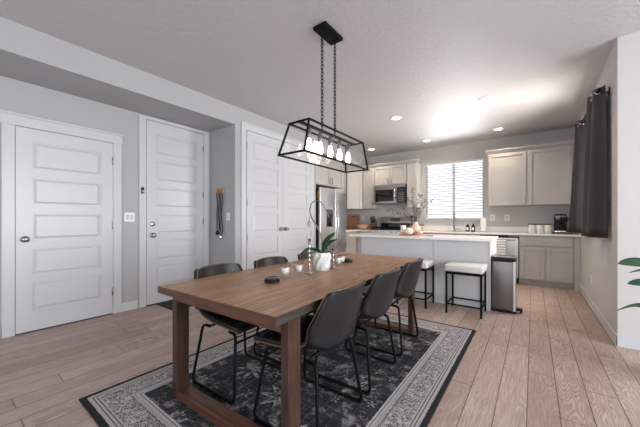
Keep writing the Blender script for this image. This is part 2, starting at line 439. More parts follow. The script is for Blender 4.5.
# ---------------------------------------------------------------- windows
def kitchen_window():
    x0, x1, z0, z1 = KW; y = YB + .09
    r = bpy.data.objects.new('window_1', None); COL.objects.link(r); r['kind'] = 'structure'; r.location = ((x0 + x1) / 2, y, z0)
    f = MB(); w = .045
    f.box(x0, x0 + w, y - .03, y + .03, z0, z1).box(x1 - w, x1, y - .03, y + .03, z0, z1).box(x0 + w, x1 - w, y - .03, y + .03, z0, z0 + w).box(x0 + w, x1 - w, y - .03, y + .03, z1 - w, z1)
    xm = (x0 + x1) / 2; f.box(xm - .025, xm + .025, y - .03, y + .03, z0 + w, z1 - w)
    f.build('window_frame', M['trim'], r)
    g = MB(); g.box(x0 + w, xm - .025, y - .003, y + .003, z0 + w, z1 - w).box(xm + .025, x1 - w, y - .003, y + .003, z0 + w, z1 - w)
    g.build('window_pane', M['glass'], r)
    MB().box(x0 - .02, x1 + .02, YB - .03, YB + .06, z0 - .02, z0 + .003, .003).build('window_sill', M['trim'], r)
kitchen_window()
def side_window():
    y0, y1, z0, z1 = SW; x = XR + .1
    r = bpy.data.objects.new('window_2', None); COL.objects.link(r); r['kind'] = 'structure'; r.location = (x, (y0 + y1) / 2, z0)
    f = MB(); w = .045
    f.box(x - .03, x + .03, y0, y0 + w, z0, z1).box(x - .03, x + .03, y1 - w, y1, z0, z1).box(x - .03, x + .03, y0 + w, y1 - w, z0, z0 + w).box(x - .03, x + .03, y0 + w, y1 - w, z1 - w, z1)
    f.build('window_frame', M['trim'], r)
    MB().box(x - .003, x + .003, y0 + w, y1 - w, z0 + w, z1 - w).build('window_pane', M['glass'], r)
    MB().box(XR - .03, XR + .07, y0 - .02, y1 + .02, z0 - .02, z0 + .002, .003).build('window_sill', M['trim'], r)
side_window()
# blind over the sink window
bl = thing('window_blind', 'white slatted horizontal blind lowered over the bright window above the sink', 'blind', ((KW[0] + KW[1]) / 2, YB + .03, KW[3] - .05))
MB().box(KW[0] + .01, KW[1] - .01, YB + .005, YB + .055, KW[3] - .05, KW[3] - .002, .004).build('headrail', M['matwhite'], bl)
sl = MB(); z = KW[3] - .075; ns = 0
while z > 1.19:
    t = math.radians(-23); hw = .024
    a = Matrix.Translation((0, YB + .03, z)) @ Matrix.Rotation(t, 4, 'X')
    sl.box(KW[0] + .015, KW[1] - .015, -hw, hw, -.0012, .0012, mtx=a); z -= .056
sl.build('slats', M['blind'], bl)
MB().box(KW[0] + .015, KW[1] - .015, YB + .01, YB + .05, 1.145, 1.168, .004).build('bottom_rail', M['matwhite'], bl)
for xx in (KW[0] + .15, (KW[0] + KW[1]) / 2, KW[1] - .15):
    MB().box(xx - .003, xx + .003, YB + .002, YB + .004, 1.16, KW[3] - .05).build('ladder_tape', M['matwhite'], bl)
MB().cyl((KW[0] + .09, YB - .004, 1.55), (KW[0] + .09, YB - .004, KW[3] - .06), .004, 6).build('tilt_wand', M['matwhite'], bl)

# ---------------------------------------------------------------- doors
def door_face(mb, ax, y0, y1, z0, z1, n, x, sgn, stile=.115, top=.13, bot=.2, gap=.085):
    """panelled door leaf. ax='X' : leaf faces +X at plane x; coordinates y across"""
    mb.box(x - .035, x, y0, y1, z0, z1)
    H = z1 - z0; ph = (H - top - bot - gap * (n - 1)) / n
    def frame(a0, a1, b0, b1): mb.box(x, x + .011, a0, a1, b0, b1)
    frame(y0, y0 + stile, z0, z1); frame(y1 - stile, y1, z0, z1)
    z = z0; mb.box(x, x + .011, y0 + stile, y1 - stile, z0, z0 + bot)
    for i in range(n):
        a = z0 + bot + i * (ph + gap)
        hi = a + ph
        if i < n - 1: mb.box(x, x + .011, y0 + stile, y1 - stile, hi, hi + gap)
        else: mb.box(x, x + .011, y0 + stile, y1 - stile, hi, z1)
        # raised field with sloped edges
        t = bmesh.new(); g = .014; k = .034
        A = [t.verts.new((x + .0005, yy, zz)) for yy, zz in ((y0 + stile + g, a + g), (y1 - stile - g, a + g), (y1 - stile - g, hi - g), (y0 + stile + g, hi - g))]
        B = [t.verts.new((x + .009, yy, zz)) for yy, zz in ((y0 + stile + k, a + k), (y1 - stile - k, a + k), (y1 - stile - k, hi - k), (y0 + stile + k, hi - k))]
        t.faces.new(B); t.faces.new(A[::-1])
        for j in range(4): t.faces.new((A[j], A[(j + 1) % 4], B[(j + 1) % 4], B[j]))
        mb.add(t)
def hinge(x, y, z, parent):
    MB().box(x, x + .003, y - .012, y + .012, z - .045, z + .045).cyl((x + .006, y, z - .047), (x + .006, y, z + .047), .006, 8).build('hinge', M['nickel'], parent)
def knob(x, y, z, parent, name='door_knob'):
    mt = Matrix.Translation((x, y, z)) @ Matrix.Rotation(PI / 2, 4, 'Y')
    MB().lathe([(.001, 0), (.032, 0), (.032, .006), (.012, .010), (.011, .035), (.024, .042), (.029, .053), (.024, .064), (.001, .067)], mtx=mt).build(name, M['nickel'], parent)
def struct_empty(name, loc):
    r = bpy.data.objects.new(name, None); COL.objects.link(r); r['kind'] = 'structure'; r.location = loc; return r
def casing(parent, x, y0, y1, z1, w=.09, head=.10, cap=True, hl=0., z_max=9):
    c = MB()
    c.box(x, x + .02, y0 - w, y0 - .004, 0, z1 + .004, .002).box(x, x + .02, y1 + .004, y1 + w, 0, z1 + .004, .002)
    c.box(x, x + .022, y0 - w - hl, y1 + w + hl, z1 + .004, min(z1 + head, z_max), .002)
    if cap: c.box(x, x + .032, y0 - w - hl - .012, y1 + w + hl + .012, z1 + head, z1 + head + .022, .003)
    c.build('door_casing', M['trim'], parent)
d1 = struct_empty('door_1', (XL, .835, 0))
m = MB(); door_face(m, 'X', .437, 1.234, .012, 2.03, 5, XL + .003 + .006, 1); m.build('door_leaf', M['trim'], d1)
casing(d1, XL, .437, 1.234, 2.035, hl=.01)
MB().box(XL, XL + .02, .437, 1.234, .0, .011).build('door_threshold', M['grout'], d1)
knob(XL + .018, .50, .93, d1)
for z in (.27, 1.06, 1.82): hinge(XL + .018, 1.232, z, d1)
d2 = struct_empty('door_2', (XL, 2.0, 0))
m = MB(); door_face(m, 'X', 1.605, 2.40, .015, 2.42, 6, XL + .009, 1, top=.16, bot=.22); m.build('door_leaf', M['trim'], d2)
casing(d2, XL, 1.605, 2.40, 2.425, w=.085, head=.045, cap=False, hl=.0)
MB().box(XL, XL + .03, 1.605, 2.40, .0, .014).build('door_threshold', M['grout'], d2)
knob(XL + .018, 1.675, .92, d2); 
mt = Matrix.Translation((XL + .018, 1.675, 1.065)) @ Matrix.Rotation(PI / 2, 4, 'Y')
MB().lathe([(.001, 0), (.030, 0), (.030, .008), (.022, .014), (.001, .016)], mtx=mt).build('deadbolt', M['nickel'], d2)
for z in (.28, 1.1, 1.5, 2.2): hinge(XL + .018, 2.397, z, d2)
d3 = struct_empty('door_3', (XS, 3.47, 0))
m = MB(); door_face(m, 'X', 2.715, 3.468, .012, 2.44, 6, XS + .009, 1, top=.13, bot=.2); m.build('door_leaf', M['trim'], d3)
m = MB(); door_face(m, 'X', 3.472, 4.222, .012, 2.44, 6, XS + .009, 1, top=.13, bot=.2); m.build('door_leaf', M['trim'], d3)
casing(d3, XS, 2.71, 4.225, 2.445, w=.09, head=.085)
knob(XS + .018, 3.41, .97, d3); knob(XS + .018, 3.53, .97, d3)
for z in (.28, .87, 1.38, 2.22): hinge(XS + .018, 2.714, z, d3); hinge(XS + .018, 4.223, z, d3)

# switches, outlets
def plate(name, label, axis, pos, w, h, kind, cat, group=None):
    """axis: outward normal"""
    x, y, z = pos
    r = thing(name, label, cat, pos, group)
    e = .006
    def bx(a0, a1, b0, b1, d0, d1, bev=0.):
        q = MB()
        if axis == '+X': q.box(x + d0, x + d1, y + a0, y + a1, z + b0, z + b1, bev)
        elif axis == '-X': q.box(x - d1, x - d0, y + a0, y + a1, z + b0, z + b1, bev)
        else: q.box(x + a0, x + a1, y - d1, y - d0, z + b0, z + b1, bev)
        return q
    bx(-w / 2, w / 2, -h / 2, h / 2, 0, e, .002).build('cover_plate', M['matwhite'], r)
    if kind == 'outlet':
        for s_ in (-1, 1): bx(-.016, .016, s_ * .02 - .013, s_ * .02 + .013, e, e + .002).build('socket', mat('socket_grey', (.55, .55, .55), .4), r)
    else:
        k = max(1, round(w / .06))
        for i in range(k):
            c = (i - (k - 1) / 2) * .046
            bx(c - .015, c + .015, -.032, .032, e, e + .004).build('rocker', M['trim'], r)
    return r
plate('light_switch', 'wide white double switch plate between the two hallway doors', '+X', (XL, 1.415, 1.155), .115, .115, 'switch', 'switch')
plate('light_switch', 'white switch plate on the grey niche wall beside the hanging leashes', '-Y', (-3.565, YN, 1.17), .075, .115, 'switch', 'switch')
plate('wall_outlet', 'white outlet above the counter right of the sink window, nearer the window', '-Y', (-.655, YB, 1.165), .085, .125, 'outlet', 'outlet')
plate('wall_outlet', 'white outlet above the dishwasher, second one from the sink window', '-Y', (-.405, YB, 1.165), .085, .125, 'outlet', 'outlet')
plate('wall_outlet', 'white outlet on back wall between the leaning board and knife block', '-Y', (-3.56, YB, 1.17), .075, .115, 'outlet', 'outlet')
plate('wall_outlet', 'white outlet low on the right wall beneath the dark curtain', '-X', (XR, 4.97, .36), .075, .115, 'outlet', 'outlet')
dc = thing('door_chime_sensor', 'small black door sensor on the white casing left of the tall entry door', 'sensor', (XL + .02, 1.555, 1.50))
MB().box(XL + .02, XL + .04, 1.54, 1.57, 1.46, 1.54, .004).build('sensor_body', M['blackm'], dc)
MB().box(XL + .04, XL + .042, 1.547, 1.563, 1.475, 1.50).build('sensor_button', M['nickel'], dc)
dm = MB().box(-4.0, -3.55, 1.72, 2.42, 0, .012, .004).build('door_mat', M['matdark']); tag(dm, 'dark floor mat in front of the tall entry door', 'door mat')

# key plaque with hanging leashes
kp = thing('leash_hook_rack', 'small tan wooden hook plaque mounted on the grey niche wall', 'hook rack', (-3.72, YN, 1.55))
MB().box(-3.83, -3.64, YN - .02, YN, 1.50, 1.60, .004).build('plaque', M['tantag'], kp)
for xx in (-3.79, -3.735, -3.68):
    MB().tube([(xx, YN - .02, 1.53), (xx, YN - .045, 1.52), (xx, YN - .05, 1.505), (xx, YN - .04, 1.495)], .004, 6).build('hook', M['black'], kp)
MB().tube([(-3.80, YN - .021, 1.555), (-3.77, YN - .0215, 1.57), (-3.75, YN - .0215, 1.54), (-3.72, YN - .0215, 1.56), (-3.69, YN - .021, 1.55)], .003, 5).build('emblem', M['black'], kp)
def strap(name, label, x, zb, wig, metal, group):
    r = thing(name, label, 'leash', (x, YN - .045, 1.49), group)
    pts = []; N = 22
    for i in range(N + 1):
        f = i / N; pts.append((x + wig * math.sin(f * 9), YN - .04 - .006 * math.cos(f * 7), 1.50 - f * (1.50 - zb)))
    for i in range(N, -1, -1):
        f = i / N; pts.append((x + .028 + wig * math.sin(f * 8 + 1), YN - .03 - .004 * math.cos(f * 9), 1.50 - f * (1.50 - zb) * .96))
    MB().tube(pts, .0075, 6).build('strap', M['blackm'], r)
    MB().lathe([(.001, zb - .07), (.02, zb - .06), (.026, zb - .03), (.016, zb - .002), (.006, zb + .006)], x + .01, YN - .04, 12).build('clip', metal, r)
strap('dog_leash', 'longer wavy black leash on the left hook of the wooden plaque', -3.78, .96, .010, M['blackm'], None)
strap('dog_leash', 'black leash with a silver clip on the right hook of the wooden plaque', -3.70, .90, .014, M['chrome'], None)

# ---------------------------------------------------------------- kitchen cabinetry
CT0, CT1 = .855, .885            # worktop bottom / top
def shaker(mb, ax, a0, a1, z0, z1, p, out, w=.058, th=.02):
    """door slab with recessed centre. ax 'Y': faces -Y at plane p (front face); 'X': faces +X at plane p"""
    def bx(u0, u1, v0, v1, d0, d1, bev=0.):
        if ax == 'Y': mb.box(u0, u1, p + d0, p + d1, v0, v1, bev)
        else: mb.box(p - d1, p - d0, u0, u1, v0, v1, bev)
    bx(a0, a1, z0, z1, th * .75, th)
    bx(a0, a0 + w, z0, z1, 0, th * .75, .002); bx(a1 - w, a1, z0, z1, 0, th * .75, .002)
    bx(a0 + w, a1 - w, z0, z0 + w, 0, th * .75, .002); bx(a0 + w, a1 - w, z1 - w, z1, 0, th * .75, .002)
def pull(ax, a, z, p, parent, vert=True, L=.12):
    e = .028; q = MB()
    if ax == 'Y':
        if vert: q.tube([(a, p, z - L / 2 + .01), (a, p - e, z - L / 2 + .01)], .004, 6).tube([(a, p, z + L / 2 - .01), (a, p - e, z + L / 2 - .01)], .004, 6).box(a - .0095, a + .0095, p - e - .005, p - e + .005, z - L / 2, z + L / 2, .002)
        else: q.tube([(a - L / 2 + .01, p, z), (a - L / 2 + .01, p - e, z)], .004, 6).tube([(a + L / 2 - .01, p, z), (a + L / 2 - .01, p - e, z)], .004, 6).box(a - L / 2, a + L / 2, p - e - .005, p - e + .005, z - .0095, z + .0095, .002)
    else:
        if vert: q.tube([(p, a, z - L / 2 + .01), (p + e, a, z - L / 2 + .01)], .004, 6).tube([(p, a, z + L / 2 - .01), (p + e, a, z + L / 2 - .01)], .004, 6).box(p + e - .005, p + e + .005, a - .0095, a + .0095, z - L / 2, z + L / 2, .002)
        else: q.tube([(p, a - L / 2 + .01, z), (p + e, a - L / 2 + .01, z)], .004, 6).tube([(p, a + L / 2 - .01, z), (p + e, a + L / 2 - .01, z)], .004, 6).box(p + e - .005, p + e + .005, a - L / 2, a + L / 2, z - .0095, z + .0095, .002)
    q.build('handle', M['pull'], parent)
def crown_poly(p, z, s):  # s=-1 faces -Y / +1 faces +X
    return [(p - s * .0, z), (p + s * .02, z), (p + s * .055, z + .04), (p + s * .055, z + .05), (p, z + .05)]
def cabinet(name, label, ax, a0, a1, depth0, front, z0, z1, doors, drawers=(), toe=0, group=None, vis=None, crown=None, m=None, ends=(0, 0)):
    """doors: list (a0,a1,z0,z1,handle_a,handle_z), drawers: list (a0,a1,z0,z1). depth0: wall plane, front: door plane"""
    m = m or M['cab']; th = .02
    loc = ((a0 + a1) / 2, (depth0 + front) / 2, z0 - toe) if ax == 'Y' else ((depth0 + front) / 2, (a0 + a1) / 2, z0 - toe)
    r = thing(name, label, 'cabinet', loc, group)
    q = MB()
    if ax == 'Y': q.box(a0, a1, front + th + .001, depth0, z0, z1)
    else: q.box(depth0, front - th - .001, a0, a1, z0, z1)
    q.build('body', m, r)
    if toe:
        q = MB()
        if ax == 'Y': q.box(a0 + ends[0], a1 - ends[1], front + .08, depth0, z0 - toe, z0)
        else: q.box(depth0, front - .08, a0, a1, z0 - toe, z0)
        q.build('toe_kick', m, r)
    for (d0, d1, e0, e1, ha, hz) in doors:
        q = MB(); shaker(q, ax, d0, d1, e0, e1, front, 1); d = q.build('door', m, r)
        if ha is not None: pull(ax, ha, hz, front, d)
    for (d0, d1, e0, e1) in drawers:
        q = MB()
        if ax == 'Y': q.box(d0, d1, front, front + th, e0, e1, .003)
        else: q.box(front - th, front, d0, d1, e0, e1, .003)
        d = q.build('drawer', m, r); pull(ax, (d0 + d1) / 2, (e0 + e1) / 2, front, d, False, .14)
    if crown:
        q = MB(); c0, c1 = crown
        if ax == 'Y': q.prism([(front + th, z1), (front, z1), (front - .035, z1 + .04), (front - .035, z1 + .055), (front + .06, z1 + .055), (front + .06, z1)], 'X', c0, c1)
        else: q.prism([(front - th, z1), (front, z1), (front + .035, z1 + .04), (front + .035, z1 + .055), (front - .06, z1 + .055), (front - .06, z1)], 'Y', c0, c1)
        q.build('crown_moulding', m, r)
    return r
G = .004
FU, FB = 6.30, 6.03
# upper right of window
cabinet('wall_cabinet', 'wide two-door upper cabinet between the sink window and the dark curtains', 'Y', -.70, .597, YB, FU, 1.385, 2.39,
        [(-.685, -.10, 1.395, 2.365, -.135, 1.485), (-.07, .52, 1.395, 2.365, -.035, 1.485)], crown=(-.735, .60))
# uppers over the range
cabinet('wall_cabinet', 'narrow one-door upper cabinet between the corner cabinet and the microwave', 'Y', -3.415, -3.075, YB, FU, 1.395, 2.41,
        [(-3.405, -3.085, 1.405, 2.39, -3.115, 1.50)], crown=(-3.42, -3.075))
cabinet('wall_cabinet', 'short two-door upper cabinet directly above the microwave', 'Y', -3.07, -2.285, YB, FU, 1.945, 2.41,
        [(-3.06, -2.682, 1.955, 2.39, -2.72, 2.03), (-2.672, -2.295, 1.955, 2.39, -2.632, 2.03)], crown=(-3.07, -2.285))
cabinet('wall_cabinet', 'slim tall upper cabinet between the microwave and the sink window', 'Y', -2.28, -2.045, YB, FU, 1.395, 2.41,
        [(-2.27, -2.055, 1.405, 2.39, -2.235, 1.50)], crown=(-2.28, -2.01))
# diagonal corner cabinet
cc = thing('corner_wall_cabinet', 'upper corner cabinet with an angled door beside the refrigerator', 'cabinet', (-3.75, 6.35, 1.395))
MB().prism([(XL, 6.05), (-3.71, 6.05), (-3.42, 6.33), (-3.42, YB), (XL, YB)], 'Z', 1.395, 2.41).build('body', M['cab'], cc)
rot = Matrix.Translation((-3.70, 6.04, 0)) @ Matrix.Rotation(math.radians(45), 4, 'Z')
def sh_local(mb, L, z0, z1, w=.055):
    for a in ((0.01, L, -.001, -.011, z0, z1), (0.01, w, -.011, -.021, z0, z1), (L - w, L, -.011, -.021, z0, z1), (w, L - w, -.011, -.021, z0, z0 + w), (w, L - w, -.011, -.021, z1 - w, z1)):
        mb.box(a[0], a[1], a[3], a[2], a[4], a[5], mtx=rot)
q = MB(); sh_local(q, .385, 1.405, 2.39); dd = q.build('door', M['cab'], cc)
q = MB(); q.box(.345, .357, -.055, -.045, 1.45, 1.57, .002, mtx=rot).box(.347, .355, -.046, -.02, 1.46, 1.468, mtx=rot).box(.347, .355, -.046, -.02, 1.552, 1.56, mtx=rot); q.build('handle', M['nickel'], dd)
q = MB(); q.box(-.02, .42, -.055, .03, 2.411, 2.465, .01, mtx=rot); q.build('crown_moulding', M['cab'], cc)
# left wall uppers
cabinet('wall_cabinet', 'narrow upper cabinet on the left wall just behind the refrigerator', 'X', 5.42, 6.045, XL, -3.72, 1.395, 2.41,
        [(5.43, 6.035, 1.405, 2.39, 5.48, 1.50)], crown=(5.42, 6.04))
cabinet('wall_cabinet', 'two-door upper cabinet mounted above the stainless refrigerator', 'X', 4.41, 5.415, XL, -3.41, 1.83, 2.41,
        [(4.42, 4.908, 1.84, 2.39, 4.87, 1.93), (4.916, 5.405, 1.84, 2.39, 4.955, 1.93)], crown=None)
# base units
zb0, zb1 = .10, CT0 - .002
cabinet('base_cabinet', 'greige base cabinet with one drawer over two doors, right of the dishwasher', 'Y', -.195, .525, YB - .012, FB, zb0, zb1,
        [(-.18, .155, .115, .665, .115, .56), (.175, .51, .115, .665, .215, .56)], [(-.18, .51, .685, .84)], toe=.10)
MB_f = MB().box(.526, XR - .003, FB + .01, YB - .005, 0, zb1); tag(MB_f.build('filler_panel', M['cab']), 'narrow greige filler panel between the base cabinet and the right wall', 'panel')
cabinet('sink_base_cabinet', 'base cabinet under the sink below the blind covered window', 'Y', -1.70, -.805, YB - .012, FB, zb0, zb1,
        [(-1.69, -1.257, .115, .665, -1.30, .56), (-1.249, -.815, .115, .665, -1.21, .56)], [(-1.69, -.815, .685, .84)], toe=.10)
cabinet('base_cabinet', 'base cabinet between the range and the sink cabinet', 'Y', -2.265, -1.705, YB - .012, FB, zb0, zb1,
        [(-2.255, -1.715, .115, .665, -1.76, .56)], [(-2.255, -1.715, .685, .84)], toe=.10)
cabinet('base_cabinet', 'base cabinet on the back wall just left of the range', 'Y', -3.43, -3.055, YB - .012, FB, zb0, zb1,
        [(-3.395, -3.065, .115, .665, -3.11, .56)], [(-3.395, -3.065, .685, .84)], toe=.10)
cabinet('base_cabinet', 'base cabinet on the left wall between the refrigerator and the corner', 'X', 5.42, 6.02, XL + .012, -3.40, zb0, zb1,
        [(5.43, 6.01, .115, .665, 5.48, .56)], [(5.43, 6.01, .685, .84)], toe=.10)
MB_c = MB().box(XL + .012, -3.44, 6.03, YB - .012, 0, zb1); tag(MB_c.build('corner_base_panel', M['cab']), 'blind corner base carcass under the left counter end', 'cabinet')
# worktops
ct = thing('countertop', 'white worktop along the back wall right of the range, under the window', 'countertop', (-.8, 6.33, CT0))
MB().box(-2.265, XR, 6.0, YB, CT0, CT1, .004).build('slab', M['quartz'], ct)
MB().box(-2.265, XR, YB - .02, YB, CT1, .99, .003).build('upstand', M['quartz'], ct)
ct = thing('countertop', 'L-shaped white worktop corner left of the range, behind the refrigerator', 'countertop', (-3.6, 6.2, CT0))
MB().prism([(XL, 5.42), (-3.37, 5.42), (-3.37, 6.0), (-3.055, 6.0), (-3.055, YB), (XL, YB)], 'Z', CT0, CT1).build('slab', M['quartz'], ct)

# dishwasher
dw = thing('dishwasher', 'stainless dishwasher under the counter between island and base cabinet', 'dishwasher', (-.5, 6.3, .0))
MB().box(-.795, -.205, FB + .03, YB - .012, .10, .852).build('tub', M['darksteel'], dw)
MB().box(-.795, -.205, FB, FB + .028, .115, .80, .004).build('door', M['steel'], dw)
MB().box(-.795, -.205, FB + .004, FB + .028, .805, .848, .002).build('control_strip', M['blackg'], dw)
MB().tube([(-.76, FB - .04, .77), (-.24, FB - .04, .77)], .011, 10).cyl((-.74, FB, .77), (-.74, FB - .04, .77), .008, 8).cyl((-.26, FB, .77), (-.26, FB - .04, .77), .008, 8).build('handle', M['chrome'], dw)
MB().box(-.795, -.205, FB + .08, FB + .1, 0, .099).build('toe_kick', M['blackm'], dw)
g = NT('striped_towel'); X, Y, Z = g.xyz()
st = g.math('GREATER_THAN', g.math('FRACT', g.math('MULTIPLY', Z, 22.)), .62)
g.put(g.b.inputs['Base Color'], g.mix(st, (.84, .84, .84), (.33, .35, .40))); g.b.inputs['Roughness'].default_value = .95
P = [[(-.585 + .20 * u / 12 + 0, yy + .004 * math.sin(u * 1.3 + k), zz) for u in range(13)] for k, (yy, zz) in enumerate([(FB - .058, .42), (FB - .058, .5), (FB - .058, .6), (FB - .058, .7), (FB - .056, .76), (FB - .050, .786), (FB - .04, .789), (FB - .028, .782), (FB - .024, .74), (FB - .022, .62), (FB - .022, .5)])]
tw = MB().grid(P, .004).build('dish_towel', g.m); tag(tw, 'white striped dish towel hanging over the dishwasher handle', 'towel')

# range
rg = thing('kitchen_range', 'stainless gas range with black cooktop on the back wall under the microwave', 'range', (-2.66, 6.3, 0))
rx0, rx1 = -3.045, -2.275
MB().box(rx0, rx1, 6.03, YB - .01, .02, .892).build('body', M['darksteel'], rg)
MB().box(rx0, rx1, 5.99, YB - .08, .893, .922, .004).build('cooktop', M['blackg'], rg)
MB().box(rx0 + .01, rx1 - .01, 5.985, 6.028, .25, .74, .006).build('oven_door', M['steelh'], rg)
MB().box(rx0 + .12, rx1 - .12, 5.982, 5.9845, .34, .60).build('oven_window', M['blackg'], rg)
MB().tube([(rx0 + .05, 5.93, .69), (rx1 - .05, 5.93, .69)], .012, 10).cyl((rx0 + .07, 5.985, .69), (rx0 + .07, 5.93, .69), .008, 8).cyl((rx1 - .07, 5.985, .69), (rx1 - .07, 5.93, .69), .008, 8).build('oven_handle', M['chrome'], rg)
MB().box(rx0 + .005, rx1 - .005, 5.975, 6.028, .755, .891, .006).build('control_panel', M['steelh'], rg)
MB().box(rx0 + .01, rx1 - .01, 5.985, 6.028, .06, .235, .006).build('storage_drawer', M['steelh'], rg)
for i in range(5):
    xx = rx0 + .09 + i * (rx1 - rx0 - .18) / 4
    mt = Matrix.Translation((xx, 5.975, .855)) @ Matrix.Rotation(PI / 2, 4, 'X')
    MB().lathe([(.001, 0), (.024, 0), (.022, .028), (.015, .032), (.001, .032)], mtx=mt, n=16).build('burner_knob', M['chrome'], rg)
MB().prism([(YB - .075, .8925), (YB - .01, .8925), (YB - .01, 1.20), (YB - .045, 1.20), (YB - .075, 1.10)], 'X', rx0, rx1).build('backguard', M['mwsteel'], rg)
MB().box(rx0 + .02, rx1 - .02, YB - .079, YB - .0755, .925, 1.05).build('backguard_vent', M['blackg'], rg)
MB().box(-2.78, -2.54, YB - .083, YB - .07, 1.085, 1.165, .002).build('clock_display', M['blackg'], rg)
for k, gx in enumerate((rx0 + .14, (rx0 + rx1) / 2, rx1 - .14)):
    q = MB()
    for yy in (6.06, 6.3, 6.53): q.box(gx - .115, gx + .115, yy - .007, yy + .007, .935, .955)
    for xx in (gx - .108, gx, gx + .108): q.box(xx - .007, xx + .007, 6.05, 6.54, .935, .955)
    for xx in (gx - .108, gx + .108):
        for yy in (6.07, 6.52): q.box(xx - .006, xx + .006, yy - .006, yy + .006, .9225, .936)
    q.build('burner_grate', M['black'], rg)
# microwave
mw = thing('microwave_oven', 'stainless over-the-range microwave mounted above the cooktop', 'microwave', (-2.67, 6.43, 1.50))
mx0, mx1, mf = -3.065, -2.29, 6.24
MB().box(mx0, mx1, mf + .03, YB, 1.50, 1.94).build('body', M['darksteel'], mw)
MB().box(mx0, mx0 + .575, mf, mf + .028, 1.515, 1.865, .004).build('door', M['mwsteel'], mw)
MB().box(mx0 + .05, mx0 + .50, mf - .003, mf - .0005, 1.555, 1.83).build('door_window', M['blackg'], mw)
MB().box(mx0, mx1, mf, mf + .028, 1.87, 1.938, .003).build('vent_strip', M['mwsteel'], mw)
MB().box(mx0 + .58, mx1, mf, mf + .028, 1.515, 1.865, .003).build('control_panel', M['blackg'], mw)
MB().tube([(mx0 + .545, mf - .035, 1.54), (mx0 + .545, mf - .035, 1.84)], .011, 10).cyl((mx0 + .545, mf, 1.56), (mx0 + .545, mf - .035, 1.56), .008).cyl((mx0 + .545, mf, 1.82), (mx0 + .545, mf - .035, 1.82), .008).build('handle', M['chrome'], mw)
q = MB()
for r_ in range(5):
    for c_ in range(3): q.box(mx0 + .62 + c_ * .045, mx0 + .645 + c_ * .045, mf - .002, mf, 1.56 + r_ * .04, 1.575 + r_ * .04)
q.build('keypad', mat('key_grey', (.30, .30, .32), .5), mw)
MB().box(mx0 + .62, mx0 + .735, mf - .002, mf, 1.79, 1.83).build('display', mat('lcd', (.03, .05, .05), .1), mw)

# refrigerator
fr = thing('refrigerator', 'stainless side-by-side refrigerator with ice dispenser beside the pantry doors', 'refrigerator', (-3.7, 4.92, 0))
fx = -3.32
MB().box(XL + .02, fx - .065, 4.445, 5.395, .02, 1.75, .004).build('body', M['blackm'], fr)
fl = MB().box(fx - .06, fx, 4.447, 4.962, .05, 1.765, .012, 3).build('door', M['steel'], fr, .6)
frr = MB().box(fx - .06, fx, 4.968, 5.393, .05, 1.765, .012, 3).build('door', M['steel'], fr, .6)
for yy, d_ in ((4.925, fl), (5.012, frr)):
    MB().tube([(fx, yy, .55), (fx + .045, yy, .60), (fx + .055, yy, 1.0), (fx + .045, yy, 1.43), (fx, yy, 1.48)], .012, 10).build('handle', M['chrome'], d_)
MB().box(fx - .02, fx + .003, 4.655, 4.875, .98, 1.335, .004).build('ice_dispenser', M['blackg'], fl)
MB().box(fx + .003, fx + .006, 4.67, 4.86, 1.25, 1.32).build('dispenser_panel', M['darksteel'], fl)
MB().box(fx, fx + .002, 5.29, 5.335, 1.655, 1.69, .0005).build('badge', M['darksteel'], frr)
MB().box(-3.383, -3.37, 4.4435, 4.4449, 1.55, 1.70).box(-3.3885, -3.387, 4.4435, 4.4449, 1.56, 1.69).build('energy_sticker', M['orange'], fr)

# ---------------------------------------------------------------- island
isl = thing('kitchen_island', 'pale grey kitchen island base with panelled back facing the dining table', 'island', (-1.3, 4.4, 0))
ix0, ix1, iy0, iy1 = -2.20, -.435, 4.05, 4.78
MB().box(ix0, ix1, iy0 + .01, iy1, .0, .853).build('body', M['cabw'], isl)
MB().box(ix0, -1.075, iy0, iy0 + .0098, .0, .853).build('back_panel', M['cabw'], isl)
MB().box(-1.065, ix1, iy0, iy0 + .0098, .0, .853).build('back_panel', M['cabw'], isl)
MB().box(ix1 + .0005, ix1 + .014, iy0 - .006, iy1, 0, .853, .002).build('end_panel', M['cabw'], isl)
q = MB(); q.box(-1.09, -1.05, iy0 - .007, iy0 - .0002, .0, .853, .002); q.build('batten', M['cabw'], isl)
tag(MB().box(-2.40, -.40, 3.985, 4.80, CT0, CT1 + .002, .004).build('island_countertop', M['quartz']), 'glossy white slab worktop on the kitchen island', 'countertop')

# counter stools
def stool(x, y, label):
    r = thing('counter_stool', label, 'stool', (x, y, 0), 'counter stools at the island')
    return r
def build_stool():
    r = thing('counter_stool', '', 'stool', (0, 0, 0), 'counter stools at the island')
    w, d = .185, .17; t = .011
    for sx in (-1, 1):
        for sy in (-1, 1):
            MB().box(sx * w - t, sx * w + t, sy * d - t, sy * d + t, 0, .50, .002).build('leg', M['black'], r)
    q = MB(); zf = .488
    q.box(-w, w, -d - t, -d + t, zf - .014, zf + .014).box(-w, w, d - t, d + t, zf - .014, zf + .014).box(-w - t, -w + t, -d, d, zf - .014, zf + .014).box(w - t, w + t, -d, d, zf - .014, zf + .014)
    q.build('seat_frame', M['black'], r)
    q = MB()
    for sx in (-1, 1): q.box(sx * w - .008, sx * w + .008, -d, d, .105, .121)
    q.box(-w, w, -d - .008, -d + .008, .105, .121).box(-w, w, d - .008, d + .008, .105, .121)
    q.build('footrest', M['black'], r)
    MB().box(-w, w, d - .008, d + .008, .44, .453).build('upper_rail', M['black'], r)
    q = MB().box(-w - .022, w + .022, -d - .022, d + .022, .503, .585, .022, 4); q.build('cushion', M['cushion'], r, .9)
    return r
st = build_stool(); st.location = (-.655, 3.845, 0); st['label'] = 'black framed stool with white cushion standing beside the trash can'
s2 = copy_tree(st); s2.location = (-1.27, 3.845, 0); s2['label'] = 'black framed stool with white cushion partly behind the farthest dining chair'

